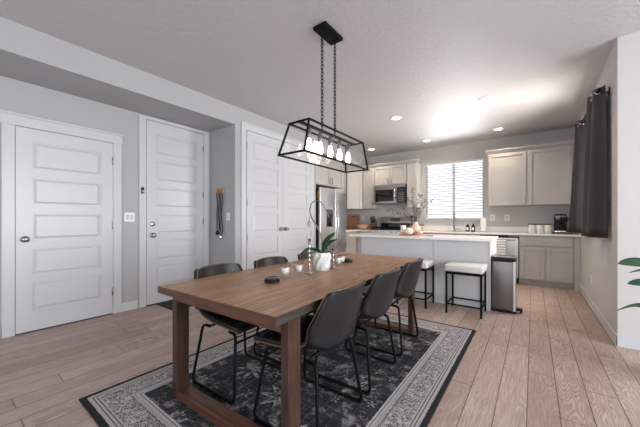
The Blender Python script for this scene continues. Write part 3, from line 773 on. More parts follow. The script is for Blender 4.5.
# trash can
tc_ = thing('trash_can', 'slim stainless step trash can with black lid rim at the island end', 'trash can', (-.285, 4.2, 0))
MB().box(-.405, -.165, 4.09, 4.36, .02, .625, .018, 3).build('body', brushed('can_steel', (.24, .225, .22), .36), tc_, .8)
MB().box(-.189, -.166, 4.083, 4.0895, .03, .622, .003).build('highlight_strip', M['steel'], tc_)  # bright strip painting the highlight down the can's front edge
MB().box(-.41, -.16, 4.085, 4.365, 0, .0195, .004).build('base', M['blackm'], tc_)
MB().box(-.41, -.16, 4.083, 4.367, .626, .655, .006).build('lid_rim', M['blackm'], tc_)
MB().box(-.408, -.162, 4.09, 4.36, .6555, .675, .009, 3).build('lid', M['darksteel'], tc_, .8)
MB().box(-.164, -.10, 4.14, 4.22, .03, .055, .008).box(-.125, -.10, 4.13, 4.23, .012, .05, .008).build('pedal', M['blackm'], tc_)

# ---------------------------------------------------------------- dining rug
hx, hy = .90, 1.36
rug = MB().box(-hx, hx, -hy, hy, 0, .009, .002).build('area_rug', rug_mat(hx, hy)); 
rug.location = (-.457 - hx, 3.235 - hy, 0.001); tag(rug, 'dark distressed oriental rug with pale ornamental border under the dining table', 'rug')

# ---------------------------------------------------------------- dining table
TZ = .72; TR = math.radians(2.2)
tb = thing('dining_table', 'long brown wooden dining table with square frame legs on the rug', 'table', (-1.377, 1.90, .01), rz=TR)
def tl(mb): return mb
Wt = tb.matrix_basis
hw, hl = .485, 1.09
def tbuild(mb, name, m_):
    me = mb.build(name, m_, None)
    # move from world frame into the table frame
    loc = me.location.copy(); me.data.transform(Matrix.Translation(loc)); me.location = (0, 0, 0); me.parent = tb
    return me
zt = TZ - .01
tbuild(MB().box(-hw, hw, -hl, hl, zt - .042, zt, .003), 'tabletop', M['table'])
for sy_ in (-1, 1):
    y_ = sy_ * (hl + .0015); tbuild(MB().box(-hw + .001, hw - .001, y_ - .0014, y_ + .0014, zt - .041, zt - .001), 'shaded_end_strip', M['beam'])  # thin strips give the ends cross grain and a painted darker shade
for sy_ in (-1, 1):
    x_ = sy_ * (hw + .0015); tbuild(MB().box(x_ - .0014, x_ + .0014, -hl, hl, zt - .041, zt - .001), 'side_shade_strip', M['sideshade'])  # thin added strips, shade of the long sides painted dark
legt, legd = .044, .085
for (ya) in (-hl + .085, hl - .20 - legd):
    for sx in (-1, 1):
        x0 = sx * (hw - .004); x1 = x0 - sx * legt
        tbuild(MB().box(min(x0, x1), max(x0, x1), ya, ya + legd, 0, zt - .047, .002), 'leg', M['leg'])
    tbuild(MB().box(-hw + .049, hw - .049, ya, ya + legd, 0, .048, .002), 'foot_beam', M['beam'])
    tbuild(MB().box(-hw + .049, hw - .049, ya, ya + legd, zt - .105, zt - .0425, .002), 'top_beam', M['beam'])
    q = MB()
    for k in range(4):
        q.box(hw - .0042, hw - .0030, ya + .006 + k * .021, ya + .016 + k * .021, zt - .108, zt - .05)
        q.box(-hw + .0030, -hw + .0042, ya + .006 + k * .021, ya + .016 + k * .021, zt - .108, zt - .05)
    tbuild(q, 'finger_joint', M['leg'])

# ---------------------------------------------------------------- dining chairs
def catmull(P, n):
    out = []
    for i in range(len(P) - 1):
        p0 = P[max(i - 1, 0)]; p1 = P[i]; p2 = P[i + 1]; p3 = P[min(i + 2, len(P) - 1)]
        for k in range(n):
            t = k / n
            out.append(tuple(.5 * ((2 * b) + (-a + c) * t + (2 * a - 5 * b + 4 * c - d) * t * t + (-a + 3 * b - 3 * c + d) * t ** 3) for a, b, c, d in zip(p0, p1, p2, p3)))
    out.append(tuple(P[-1])); return out
def rounded(pts, r, n=5):
    """round the inner corners of a polyline"""
    pts = [Vector(p) for p in pts]; out = [pts[0]]
    for a, b, c in zip(pts, pts[1:], pts[2:]):
        u = (a - b).normalized(); v = (c - b).normalized(); k = min(r, (a - b).length * .45, (c - b).length * .45)
        p, q = b + u * k, b + v * k
        for i in range(n + 1):
            t = i / n; out.append(p * (1 - t) ** 2 + b * 2 * t * (1 - t) + q * t * t)
    out.append(pts[-1]); return out
def build_chair():
    r = thing('dining_chair', '', 'chair', (0, 0, 0), 'dining chairs around the table')
    # profile : x, z, half width, edge lift(up), edge wrap(forward)
    prof = [(.225, .418, .205, .000, .0), (.205, .432, .220, .004, .0), (.12, .432, .228, .014, .0), (.02, .424, .230, .030, .0), (-.08, .418, .230, .052, .004),
            (-.155, .430, .230, .070, .016), (-.205, .475, .230, .060, .050), (-.232, .545, .226, .030, .075), (-.252, .62, .215, .010, .070), (-.272, .70, .200, .0, .058), (-.285, .752, .186, -.006, .050), (-.291, .768, .170, -.010, .045)]
    pr = catmull(prof, 3); P = []
    N = 16
    for (x, z, w, lift, wrap) in pr:
        row = []
        for j in range(N + 1):
            t = -1 + 2 * j / N; c = abs(t) ** 2.6
            row.append((x + wrap * c, t * w, z + lift * c))
        P.append(row)
    split = 17
    shell = MB().grid([[(p[0], p[1], p[2] - 0) for p in row] for row in P[:split + 1]], .026).build('seat', M['leather'], r)
    MB().grid(P[split:], .024).build('backrest', M['leather'], r)
    # piping round the shell edge
    edge = [Vector(row[0]) for row in P] + [Vector(p) for p in P[-1][1:-1]] + [Vector(row[-1]) for row in P[::-1]]
    MB().tube(edge, .0045, 6).build('piping', M['piping'], r)
    # seam across the lower back
    rr = P[split]
    MB().tube([(p[0] - .020, p[1] * 1.0, p[2] - .006) for p in rr], .004, 6).build('seam', M['leather'], r)
    for sy in (-1, 1):
        yb, yt = sy * .232, sy * .175
        pts = [(.10, yt, .397), (.165, yt + sy * .004, .397), (.218, yb, .0102), (-.222, yb, .0102), (-.175, yt + sy * .004, .390), (-.10, yt, .390)]
        MB().tube(rounded(pts, .045), .0098, 8).build('sled_leg', M['black'], r)
        for xx in (.19, -.195):
            MB().box(xx - .02, xx + .02, yb - .011, yb + .011, 0, .008, .003).build('foot_glide', M['blackm'], r)
    MB().tube([(.176, -.182, .345), (.176, .182, .345)], .0075, 8).build('crossbar', M['black'], r)
    MB().tube([(.105, -.177, .397), (.105, .177, .397)], .0075, 8).build('seat_support', M['black'], r)
    MB().tube([(-.105, -.177, .390), (-.105, .177, .390)], .0075, 8).build('seat_support', M['black'], r)
    return r
ch = build_chair()
spots = [(-1.655, 1.275, 0, 'dark leather sled-base chair on the entry-door side, nearest the camera end'),
         (-1.645, 1.80, 0, 'dark leather chair on the pantry side, middle of its row behind the tabletop'),
         (-1.645, 2.36, 0, 'dark leather chair on the pantry side, mostly hidden behind the orchid pot'),
         (-1.037, 1.285, PI, 'dark leather sled-base chair nearest the camera on the right side of the table'),
         (-1.05, 1.845, PI, 'dark leather chair in the middle of the right side of the table'),
         (-1.075, 2.455, PI, 'dark leather chair on the right side of the table, closest to the island')]
for i, (x, y, a, lb) in enumerate(spots):
    o = ch if i == 0 else copy_tree(ch)
    o.location = (x, y, .011); o.rotation_euler.z = a + TR; o['label'] = lb

# ---------------------------------------------------------------- table centrepiece
def at_table(z=0): return TZ + .0005 + z
def coaster(x, y, label):
    r = thing('coaster_stack', label, 'coaster', (x, y, TZ), 'round black coasters on the dining table')
    z = at_table(); MB().lathe([(.001, z), (.047, z), (.050, z + .004), (.050, z + .012), (.046, z + .015), (.001, z + .015)], x, y, 32).build('lower_coaster', M['blackm'], r)
    z += .0152; MB().lathe([(.001, z), (.047, z), (.050, z + .003), (.050, z + .008), (.046, z + .011), (.040, z + .011), (.038, z + .009), (.001, z + .009)], x, y, 32).build('upper_coaster', M['blackg'], r)
coaster(-1.352, 1.288, 'round black coaster stack on the table in front of the glass votives')
coaster(-1.415, 2.33, 'round black coaster stack on the table behind the orchid pot')
def votive(x, y, label):
    r = thing('votive_candle', label, 'candle', (x, y, TZ), 'glass votive candles on the table')
    z = at_table()
    MB().lathe([(.001, z), (.024, z), (.026, z + .008), (.024, z + .014), (.030, z + .04), (.040, z + .088), (.038, z + .088), (.028, z + .04), (.022, z + .017), (.001, z + .017)], x, y, 24).build('glass_cup', M['tumbler'], r)
    MB().lathe([(.001, z + .018), (.0215, z + .018), (.033, z + .066), (.001, z + .064)], x, y, 24).build('wax', M['wax'], r)
    MB().cyl((x, y, z + .064), (x, y, z + .078), .0012, 5).build('wick', M['blackm'], r)
votive(-1.387, 1.447, 'clear glass votive candle next to the front black coasters')
votive(-1.387, 1.588, 'clear glass votive candle between another votive and the tall candlestick')
votive(-1.375, 2.10, 'clear glass votive candle just behind the short candlestick')
votive(-1.40, 2.20, 'clear glass votive candle farthest back, beside the rear black coasters')
def candlestick(x, y, H, label):
    r = thing('candlestick', label, 'candlestick', (x, y, TZ), 'turned metal candlesticks on the table')
    z = at_table(); p = [(.001, 0), (.040, 0), (.040, .006), (.030, .012), (.026, .020), (.012, .032), (.010, .040)]
    n = max(2, round((H - .08) / .035)); st_ = (H - .075) / n
    for i in range(n):
        a = .045 + i * st_; p += [(.006, a), (.012, a + st_ * .3), (.013, a + st_ * .5), (.006, a + st_ * .8)]
    p += [(.007, H - .03), (.015, H - .024), (.015, H - .018), (.009, H - .014), (.012, H), (.001, H)]
    MB().lathe([(a * .8, z + b) for a, b in p], x, y, 20).build('stem', M['nickel'], r)
    q = MB().lathe([(.001, z + H + .0005), (.0135, z + H + .0005), (.0135, z + H + .010), (.010, z + H + .012), (.001, z + H + .012)], x, y, 16); q.build('candle_cup', mat('bronze', (.13, .09, .08), .35, .8), r)
candlestick(-1.352, 1.672, .245, 'tall silver candlestick standing left of the orchid pot')
candlestick(-1.335, 1.965, .150, 'short silver candlestick standing right of the orchid pot')
candlestick(-1.42, 1.99, .150, 'short silver candlestick half hidden behind the orchid pot')
# orchid
orc = thing('potted_orchid', 'orchid with bare arched stem in a white faceted ceramic pot on the table', 'plant', (-1.352, 1.83, TZ))
def faceted_pot(x, y, z, r0, r1, H):
    t = bmesh.new(); n = 16; m_ = 6; V = []
    for j in range(m_ + 1):
        f = j / m_; row = []
        for k in range(n):
            a = 2 * PI * (k + .5 * (j % 2)) / n; rr = (r0 + (r1 - r0) * f) * (1.0 + (.17 if (0 < j < m_ and (k + j // 2) % 2) else -.02))
            row.append(t.verts.new((x + rr * math.cos(a), y + rr * math.sin(a), z + H * f)))
        V.append(row)
    for j in range(m_):
        # diamonds: quads raised at the centre
        for k in range(n):
            if j % 2 == 0: a, b, c, d = V[j][k], V[j][(k + 1) % n], V[j + 1][k], V[j + 1][k - 1]
            else: a, b, c, d = V[j][k], V[j][(k + 1) % n], V[j + 1][(k + 1) % n], V[j + 1][k]
            if j % 2 == 0: t.faces.new((a, b, c)); t.faces.new((a, c, d))
            else: t.faces.new((a, b, c)); t.faces.new((a, c, d))
    inner = [[t.verts.new((x + rr * math.cos(2 * PI * k / n), y + rr * math.sin(2 * PI * k / n), zz)) for k in range(n)] for rr, zz in ((r1 * .9, z + H), (r1 * .86, z + H - .02))]
    for k in range(n):
        t.faces.new((V[m_][k], V[m_][(k + 1) % n], inner[0][(k + 1) % n], inner[0][k])); t.faces.new((inner[0][k], inner[0][(k + 1) % n], inner[1][(k + 1) % n], inner[1][k]))
    t.faces.new(inner[1]); t.faces.new(V[0][::-1])
    # push alternate faces for relief
    return t
t = faceted_pot(-1.352, 1.83, at_table(), .055, .066, .142)
q = MB(); q.add(t); po = q.build('pot', M['white'], orc)
MB().lathe([(.001, TZ + .118), (.055, TZ + .118), (.050, TZ + .130), (.001, TZ + .134)], -1.352, 1.83, 20).build('soil', M['soil'], orc)
def leaf(base, tip, w, arch, parent, m_, name='leaf', curl=.25, roll=0.):
    b = Vector(base); t = Vector(tip); d = t - b; L = d.length; side = d.cross(Vector((0, 0, 1))).normalized(); up = side.cross(d).normalized()
    if roll:
        R = Matrix.Rotation(roll, 3, d.normalized()); side = R @ side; up2 = R @ up
    else: up2 = up
    n = 12; P = []
    for i in range(n + 1):
        f = i / n; c = b + d * f + up * arch * math.sin(PI * f) * L
        ww = w * (math.sin(PI * min(1, f * .93 + .05)) ** .7) * (1 if f < .999 else .05)
        P.append([c + side * ww * s_ + up2 * curl * ww * abs(s_) for s_ in (-1, -.5, 0, .5, 1)])
    return MB().grid(P, .0022).build(name, m_, parent)
bz = TZ + .128; ob = (-1.352, 1.83, bz)
cr = (math.cos(YAW), math.sin(YAW))
leaf(ob, (-1.262, 1.89, 1.02), .030, .10, orc, M['leaf'], roll=.7)
leaf(ob, (-1.252, 1.905, .965), .026, .12, orc, M['leaf'], roll=.5)
leaf(ob, (-1.31, 1.91, .83), .026, .30, orc, M['leaf'])
leaf(ob, (-1.50, 1.715, .825), .026, .25, orc, M['leaf'], roll=-.4)
leaf(ob, (-1.475, 1.73, .785), .022, .42, orc, M['leaf'])
leaf(ob, (-1.43, 1.76, .875), .028, .22, orc, M['leaf'], roll=.4)
def op(r_, z): return (-1.352 + cr[0] * r_, 1.83 + cr[1] * r_, z)
stp = catmull([op(-.005, .86), op(-.005, .98), op(-.035, 1.06), op(-.085, 1.15), op(-.095, 1.21), op(-.075, 1.262), op(-.03, 1.275), op(.01, 1.245), op(.035, 1.19), op(.06, 1.14)], 4)
MB().tube(stp, [.0062 - .003 * i / len(stp) for i in range(len(stp))], 7).build('stem', M['stem'], orc)
MB().tube(catmull([op(-.03, 1.055), op(-.06, 1.10), op(-.088, 1.15)], 4), .006, 6).build('stem_clip', M['stem'], orc)
q = MB()
for k in range(5):
    a = k * 2 * PI / 5; c = Vector(op(-.102, 1.115))
    Pq = [[c + Vector((math.cos(a + s_ * .5) * .014 * math.sin(PI * min(f + .1, 1)), math.sin(a + s_ * .5) * .014 * math.sin(PI * min(f + .1, 1)), -.06 * f)) for s_ in (-1, 0, 1)] for f in (0, .25, .5, .75, .98)]
    q.grid(Pq, .0015)
q.tube([op(-.088, 1.16), op(-.100, 1.14), op(-.102, 1.112)], .0025, 6)
q.build('wilted_flower', mat('wilted_petal', (.30, .30, .29), .6, nz=.2), orc)

# ---------------------------------------------------------------- pendant
PX, PY = -1.415, 2.02
pn = thing('pendant_lantern', 'black rectangular glass lantern pendant with five bulbs hanging above the dining table', 'pendant light', (PX, PY, CH))
MB().box(PX - .065, PX + .065, PY - .145, PY + .125, CH - .03, CH - .0005, .004).build('canopy', M['black'], pn)
zt_, zb_ = 1.865, 1.61
T = [(PX - .098, 1.625), (PX + .098, 1.625), (PX + .098, 2.45), (PX - .098, 2.45)]
B = [(PX - .125, 1.535), (PX + .128, 1.535), (PX + .128, 2.495), (PX - .125, 2.495)]
q = MB(); bt = .0065
def bar(a, b, r_=bt):
    a = Vector(a); b = Vector(b); d = b - a; L = d.length
    mt = Matrix.Translation(a) @ d.to_track_quat('Z', 'Y').to_matrix().to_4x4()
    q.box(-r_, r_, -r_, r_, -r_ * .8, L + r_ * .8, mtx=mt)
for i in range(4):
    j = (i + 1) % 4
    bar((*T[i], zt_), (*T[j], zt_)); bar((*B[i], zb_), (*B[j], zb_)); bar((*T[i], zt_), (*B[i], zb_))
q.build('frame', M['black'], pn)
q = MB(); bar((PX, 1.63, zt_), (PX, 2.445, zt_), .010); q.build('socket_rail', M['black'], pn)
for i in range(4):
    j = (i + 1) % 4
    ins = .004
    MB().quad_solid([(*T[i], zt_ - .008), (*T[j], zt_ - .008), (*B[j], zb_ + .008), (*B[i], zb_ + .008)], .003).build('glass_pane', M['glass'], pn)
for y in (PY - .10, PY + .09):
    q = MB(); z = zt_ + .012; k = 0
    while z < CH - .035:
        t = []
        for a in range(10):
            an = 2 * PI * a / 10; u = .011 * math.cos(an); v = .020 * math.sin(an)
            t.append((PX + (u if k % 2 else 0), y + (0 if k % 2 else u), z + .016 + v))
        q.tube(t, .0036, 5, closed=True); z += .030; k += 1
    q.build('chain', M['black'], pn)
bulbglow = bpy.data.materials.new('bulb_glow'); bulbglow.use_nodes = True
b_ = bulbglow.node_tree.nodes['Principled BSDF']; b_.inputs['Emission Color'].default_value = (1, .80, .56, 1); b_.inputs['Emission Strength'].default_value = 7.
b_.inputs['Base Color'].default_value = (1, .9, .75, 1)
nz_ = bulbglow.node_tree.nodes.new('ShaderNodeTexNoise'); bulbglow.node_tree.links.new(nz_.outputs['Fac'], b_.inputs['Roughness'])
for i in range(5):
    y = 1.745 + i * .1475
    MB().lathe([(.001, 1.765), (.017, 1.765), (.019, 1.775), (.019, 1.835), (.010, 1.845), (.008, 1.858), (.001, 1.858)], PX, y, 16).build('socket', M['darksteel'], pn)
    MB().lathe([(.001, 1.655), (.010, 1.657), (.019, 1.668), (.0245, 1.685), (.0255, 1.698), (.022, 1.722), (.016, 1.745), (.0135, 1.764), (.001, 1.764)], PX, y, 20).build('bulb', bulbglow, pn)

# recessed ceiling lights
canglow = bpy.data.materials.new('downlight_glow'); canglow.use_nodes = True
b_ = canglow.node_tree.nodes['Principled BSDF']; b_.inputs['Emission Color'].default_value = (1, .93, .82, 1); b_.inputs['Emission Strength'].default_value = 7.
nz_ = canglow.node_tree.nodes.new('ShaderNodeTexNoise'); canglow.node_tree.links.new(nz_.outputs['Fac'], b_.inputs['Roughness'])
proto = None
for (x, y, lb) in [(-.503, 4.37, 'round recessed ceiling light nearest the camera, right side of the ceiling'),
                   (-1.745, 4.35, 'round recessed ceiling light just right of the pendant lantern, over the island'),
                   (-.494, 5.96, 'round recessed ceiling light in front of the wide upper cabinet, right of the window'),
                   (-1.741, 5.96, 'round recessed ceiling light close to the sink window, washed out by glare'),
                   (-2.969, 5.93, 'round recessed ceiling light farthest back, above the microwave side')]:
    if proto is None:
        proto = thing('recessed_light', lb, 'ceiling light', (0, 0, 0), 'recessed kitchen ceiling lights')
        MB().lathe([(.060, CH - .006), (.088, CH - .006), (.092, CH - .0005), (.060, CH - .0005)], 0, 0, 32, caps=False).build('trim_ring', M['matwhite'], proto)
        MB().lathe([(.001, CH - .004), (.060, CH - .004), (.060, CH - .0005), (.001, CH - .0005)], 0, 0, 32).build('lens', canglow, proto)
        o = proto
        for c in o.children: c.data.transform(Matrix.Translation((0, 0, -CH)))
    else: o = copy_tree(proto)
    o.location = (x, y, CH); o['label'] = lb
    l = bpy.data.lights.new('downlight_lamp', 'AREA'); l.shape = 'DISK'; l.size = .11; l.energy = 6; l.color = (1, .86, .70); l.spread = 2.4
    lo = bpy.data.objects.new('downlight_lamp', l); COL.objects.link(lo); lo.location = (x, y, CH - .012)

# ---------------------------------------------------------------- curtains
cu = thing('curtain_rod', 'black curtain rod above the window on the right wall', 'curtain rod', (.50, 4.7, 2.5))
MB().cyl((.515, 3.84, 2.39), (.515, 5.60, 2.39), .012, 12).build('rod', M['black'], cu)
for y in (5.63,):
    MB().lathe([(.001, -.03), (.015, -.028), (.022, 0), (.015, .028), (.001, .03)], mtx=Matrix.Translation((.515, y, 2.39)) @ Matrix.Rotation(PI / 2, 4, 'X'), n=14).build('finial', M['black'], cu)
for y in (3.93, 5.58):
    MB().box(.49, XR, y - .006, y + .006, 2.374, 2.384).box(XR - .006, XR, y - .02, y + .02, 2.35, 2.42).build('bracket', M['black'], cu)
def curtain(y0, y1, folds, label, flare):
    r = thing('curtain', label, 'curtain', (.5, (y0 + y1) / 2, .93), 'dark grommet curtains')
    P = []; N = folds * 14; top = 2.43
    for zi in range(15):
        f = zi / 14; z = top - f * (top - .945); row = []
        for j in range(N + 1):
            t = j / N; ph = t * folds * 2 * PI
            amp = .042 + .012 * f
            yy = y0 + t * (y1 - y0) + flare * f * (t - .15)
            xx = .515 + amp * math.cos(ph) + .008 * math.sin(ph * .5 + f * 3) - .05 * f * t
            row.append((xx, yy, z))
        P.append(row)
    MB().grid(P, .004).build('cloth', M['curtain'], r)
    for k in range(folds * 2):
        t = (k + .5) / (folds * 2); yy = y0 + t * (y1 - y0)
        an = Matrix.Translation((.515, yy, 2.39)) @ Matrix.Rotation(PI / 2 + (.5 if k % 2 else -.5), 4, 'X')
        ring = [an @ Vector((.026 * math.cos(a * PI / 8), .026 * math.sin(a * PI / 8), 0)) for a in range(16)]
        MB().tube(ring, .005, 6, closed=True).build('grommet', M['chrome'], r)
curtain(3.86, 4.28, 2, 'dark charcoal curtain panel hanging nearest the camera by the wall corner', .22)
curtain(4.98, 5.50, 3, 'dark curtain panel farther away, next to the upper cabinet, lit by the window', .06)

# ---------------------------------------------------------------- island decor
IZ = CT1 + .0025
tr = thing('serving_tray', 'round wooden serving board on the island under the candles', 'tray', (-1.42, 4.25, IZ))
MB().lathe([(.001, IZ), (.19, IZ), (.195, IZ + .006), (.19, IZ + .014), (.001, IZ + .014)], -1.44, 4.25, 40).build('board', M['board'], tr)
MB().box(-1.26, -1.16, 4.27, 4.32, IZ + .001, IZ + .013, .004).build('handle', M['board'], tr)
TZ2 = IZ + .0145
va = thing('bud_vase', 'blush ceramic vase holding dark berry branches on the island board', 'vase', (-1.42, 4.33, TZ2))
MB().lathe([(.001, TZ2), (.05, TZ2), (.078, TZ2 + .035), (.082, TZ2 + .07), (.066, TZ2 + .12), (.036, TZ2 + .155), (.028, TZ2 + .18), (.034, TZ2 + .19), (.030, TZ2 + .19), (.022, TZ2 + .17), (.001, TZ2 + .16)], -1.43, 4.33, 28).build('vase_body', M['blush'], va)
rnd = random.Random(5)
br = mat('berry_branch', (.05, .035, .03), .7, nz=.3)
bud = mat('berry_bud', (.13, .10, .09), .6, nz=.4)
for bi, (r_, zt2, dep) in enumerate([(-.47, 1.27, .0), (-.30, 1.36, .10), (-.14, 1.46, -.05), (-.03, 1.60, .05), (.06, 1.50, -.08), (.17, 1.42, .02), (.30, 1.44, .0), (-.38, 1.20, -.08), (.10, 1.28, .06)]):
    b0 = Vector((-1.43, 4.33, TZ2 + .16)); e = b0 + Vector((cr[0] * r_ - .6 * dep, cr[1] * r_ * .6 + .8 * dep, zt2 - b0.z))
    mid = b0 * .5 + e * .5 + Vector((rnd.uniform(-.03, .03), rnd.uniform(-.02, .02), .07))
    pts = [Vector(p) for p in catmull([tuple(b0), tuple(mid), tuple(e)], 7)]
    q = MB(); q.tube(pts, [.003 - .0018 * i / len(pts) for i in range(len(pts))], 5)
    bo = q.build('branch', br, va)
    q = MB()
    for i in range(3, len(pts)):
        for _ in range(2):
            o_ = pts[i] + Vector((rnd.uniform(-.03, .03), rnd.uniform(-.03, .03), rnd.uniform(-.02, .03)))
            q.tube([pts[i], o_], .001, 4)
            q.lathe([(.001, -.009), (.007, -.003), (.008, .002), (.001, .010)], n=7, mtx=Matrix.Translation(o_))
    q.build('buds', bud, bo)
def pillar(x, y, r, h, label):
    t_ = thing('pillar_candle', label, 'candle', (x, y, TZ2), 'decorations on the island board')
    MB().lathe([(.001, TZ2), (r, TZ2), (r, TZ2 + h - .004), (r - .004, TZ2 + h), (r * .5, TZ2 + h - .004), (.001, TZ2 + h - .005)], x, y, 24).build('wax', M['wax'], t_)
    MB().cyl((x, y, TZ2 + h - .006), (x, y, TZ2 + h + .008), .0014, 5).build('wick', M['blackm'], t_)
pillar(-1.585, 4.235, .040, .135, 'white pillar candle at the left end of the island board')
def gourd(x, y, r, label, sq=.8):
    t_ = thing('decorative_pumpkin', label, 'pumpkin', (x, y, TZ2), 'decorations on the island board')
    t = bmesh.new(); bmesh.ops.create_uvsphere(t, u_segments=32, v_segments=16, radius=1)
    for v in t.verts:
        a = math.atan2(v.co.y, v.co.x); k = 1 - .08 * (1 - abs(math.sin(4 * a))) * (1 - abs(v.co.z)) 
        v.co = Vector((x + v.co.x * r * k, y + v.co.y * r * k, TZ2 + r * sq * .97 + v.co.z * r * sq))
    for f in t.faces: f.smooth = True
    MB().add(t).build('body', mat('cream_gourd', (.72, .62, .50), .5, nz=.08), t_)
    zt3 = TZ2 + r * sq * 1.93
    MB().tube([(x, y, zt3), (x + .003, y, zt3 + .012), (x + .010, y, zt3 + .02)], [.006, .004, .003], 6).build('stem', M['tantag'], t_)
gourd(-1.475, 4.165, .066, 'cream ribbed pumpkin at the front of the island board')
gourd(-1.575, 4.34, .030, 'small cream pumpkin tucked behind the white pillar candle')
gl = thing('glass_jar', 'small clear glass jar with pale wax at the right of the island board', 'jar', (-1.335, 4.24, TZ2))
MB().lathe([(.001, TZ2), (.034, TZ2), (.036, TZ2 + .01), (.036, TZ2 + .085), (.034, TZ2 + .085), (.033, TZ2 + .012), (.001, TZ2 + .012)], -1.325, 4.24, 24).build('glass', M['tumbler'], gl)
MB().lathe([(.001, TZ2 + .013), (.0315, TZ2 + .013), (.0315, TZ2 + .055), (.001, TZ2 + .055)], -1.325, 4.24, 24).build('wax', M['wax'], gl)

# ---------------------------------------------------------------- counter-top things
Z = CT1 + .0005
def simple_jar(x, y, label, r=.053, h=.148):
    t_ = thing('canister', label, 'canister', (x, y, Z), 'white canisters on the counter')
    MB().lathe([(.001, Z), (r - .003, Z), (r, Z + .004), (r, Z + h), (.001, Z + h)], x, y, 28).build('canister_body', M['matwhite'], t_)
    MB().lathe([(.001, Z + h + .0005), (r + .002, Z + h + .0005), (r + .002, Z + h + .016), (r - .003, Z + h + .020), (.001, Z + h + .020)], x, y, 28).build('lid', mat('dark_wood_lid', (.14, .07, .04), .5, nz=.2), t_)
    q = MB()
    q.box(x - .003, x + .003, y - r - .0012, y - r + .002, Z + .05, Z + .085).box(x - .010, x - .004, y - r - .001, y - r + .003, Z + .05, Z + .056)
    q.build('lettering', mat('canister_ink', (.25, .23, .22), .6), t_)
simple_jar(-.015, 6.42, 'white canister with dark lid, leftmost of three by the coffee maker')
simple_jar(.098, 6.42, 'white canister with dark lid, middle of three by the coffee maker')
simple_jar(.208, 6.42, 'white canister with dark lid, directly beside the coffee maker')
ct_ = thing('coffee_tray', 'dark brown wooden tray under the black coffee maker', 'tray', (.395, 6.42, Z))
MB().box(.27, .535, 6.28, 6.53, Z + .012, Z + .03, .005).build('tray_board', wood_mat('tray_wood', (.10, .035, .015), (.22, .09, .04), 'X'), ct_)
for xx in (.285, .51):
    for yy in (6.31, 6.50): MB().box(xx - .01, xx + .01, yy - .01, yy + .01, Z, Z + .0118).build('foot', M['blackm'], ct_)
cz = Z + .0305
cm = thing('coffee_maker', 'black pod coffee maker on a wooden tray at the right counter end', 'coffee maker', (.38, 6.43, cz))
MB().box(.295, .45, 6.43, 6.515, cz, cz + .285, .012, 3).build('back_column', M['blackm'], cm, .8)
MB().box(.288, .456, 6.30, 6.428, cz + .17, cz + .305, .02, 3).build('brew_head', M['blackg'], cm, .8)
MB().box(.292, .45, 6.295, 6.428, cz, cz + .022, .006).build('drip_tray', M['chrome'], cm)
MB().box(.458, .515, 6.34, 6.51, cz, cz + .255, .012, 3).build('water_tank', mat('smoked_tank', (.05, .05, .055), .1), cm, .8)
MB().tube([(.30, 6.305, cz + .285), (.30, 6.287, cz + .268), (.445, 6.287, cz + .268), (.445, 6.305, cz + .285)], .006, 8).build('lever', M['chrome'], cm)
MB().lathe([(.001, cz + .135), (.022, cz + .135), (.026, cz + .169), (.001, cz + .169)], .372, 6.36, 16).build('spout', M['blackm'], cm)
# paper towel
pt = thing('paper_towel_roll', 'white paper towel roll on a holder right of the sink', 'paper towel', (-.785, 6.45, Z))
MB().lathe([(.001, Z), (.062, Z), (.064, Z + .006), (.058, Z + .010), (.001, Z + .010)], -.785, 6.45, 24).build('holder_base', M['tantag'], pt)
MB().cyl((-.785, 6.45, Z + .0105), (-.785, 6.45, Z + .305), .006, 8).build('holder_rod', M['chrome'], pt)
MB().lathe([(.016, Z + .012), (.056, Z + .012), (.057, Z + .02), (.057, Z + .268), (.056, Z + .275), (.016, Z + .275), (.016, Z + .012)], -.785, 6.45, 28, caps=False).build('roll', M['paper'], pt)
# soap bottles
for x, lb in ((-1.065, 'dark amber soap pump bottle closer to the faucet'), (-.965, 'dark amber soap pump bottle closer to the paper towel')):
    t_ = thing('soap_bottle', lb, 'soap bottle', (x, 6.44, Z), 'soap bottles by the sink')
    MB().lathe([(.001, Z), (.036, Z), (.038, Z + .004), (.038, Z + .105), (.028, Z + .128), (.014, Z + .138), (.013, Z + .150), (.001, Z + .150)], x, 6.44, 24).build('bottle', mat('amber_glass', (.035, .018, .010), .1, nz=.1), t_)
    MB().box(x - .02, x + .02, 6.4005, 6.405, Z + .03, Z + .085).build('label_patch', M['paper'], t_)
    q = MB(); q.lathe([(.001, Z + .1502), (.015, Z + .1502), (.015, Z + .165), (.005, Z + .168), (.004, Z + .188), (.001, Z + .188)], x, 6.44, 14); q.tube([(x, 6.44, Z + .188), (x, 6.40, Z + .188), (x, 6.392, Z + .182)], .005, 7); q.build('pump', mat('pump_copper', (.55, .34, .22), .3, .6), t_)
# faucet
fa = thing('kitchen_faucet', 'tall stainless pull-down faucet in front of the sink window', 'faucet', (-1.33, 6.50, Z))
MB().lathe([(.001, Z), (.028, Z), (.028, Z + .008), (.020, Z + .012), (.018, Z + .06), (.001, Z + .06)], -1.33, 6.50, 18).build('base', M['nickel'], fa)
q = MB(); q.tube(catmull([(-1.33, 6.50, Z + .06), (-1.33, 6.50, Z + .28), (-1.325, 6.47, Z + .355), (-1.31, 6.41, Z + .375), (-1.30, 6.36, Z + .34), (-1.298, 6.345, Z + .27)], 6), .018, 10); q.build('spout', M['darksteel'], fa)
MB().lathe([(.001, Z + .20), (.022, Z + .20), (.024, Z + .27), (.018, Z + .275), (.001, Z + .275)], -1.298, 6.344, 14).build('spray_head', M['darksteel'], fa)
MB().tube([(-1.31, 6.50, Z + .04), (-1.27, 6.50, Z + .048), (-1.22, 6.50, Z + .060)], [.009, .007, .006], 8).build('handle', M['nickel'], fa)
sk = MB().box(-1.62, -.99, 6.08, 6.38, CT1 + .0002, CT1 + .002, .0008); 
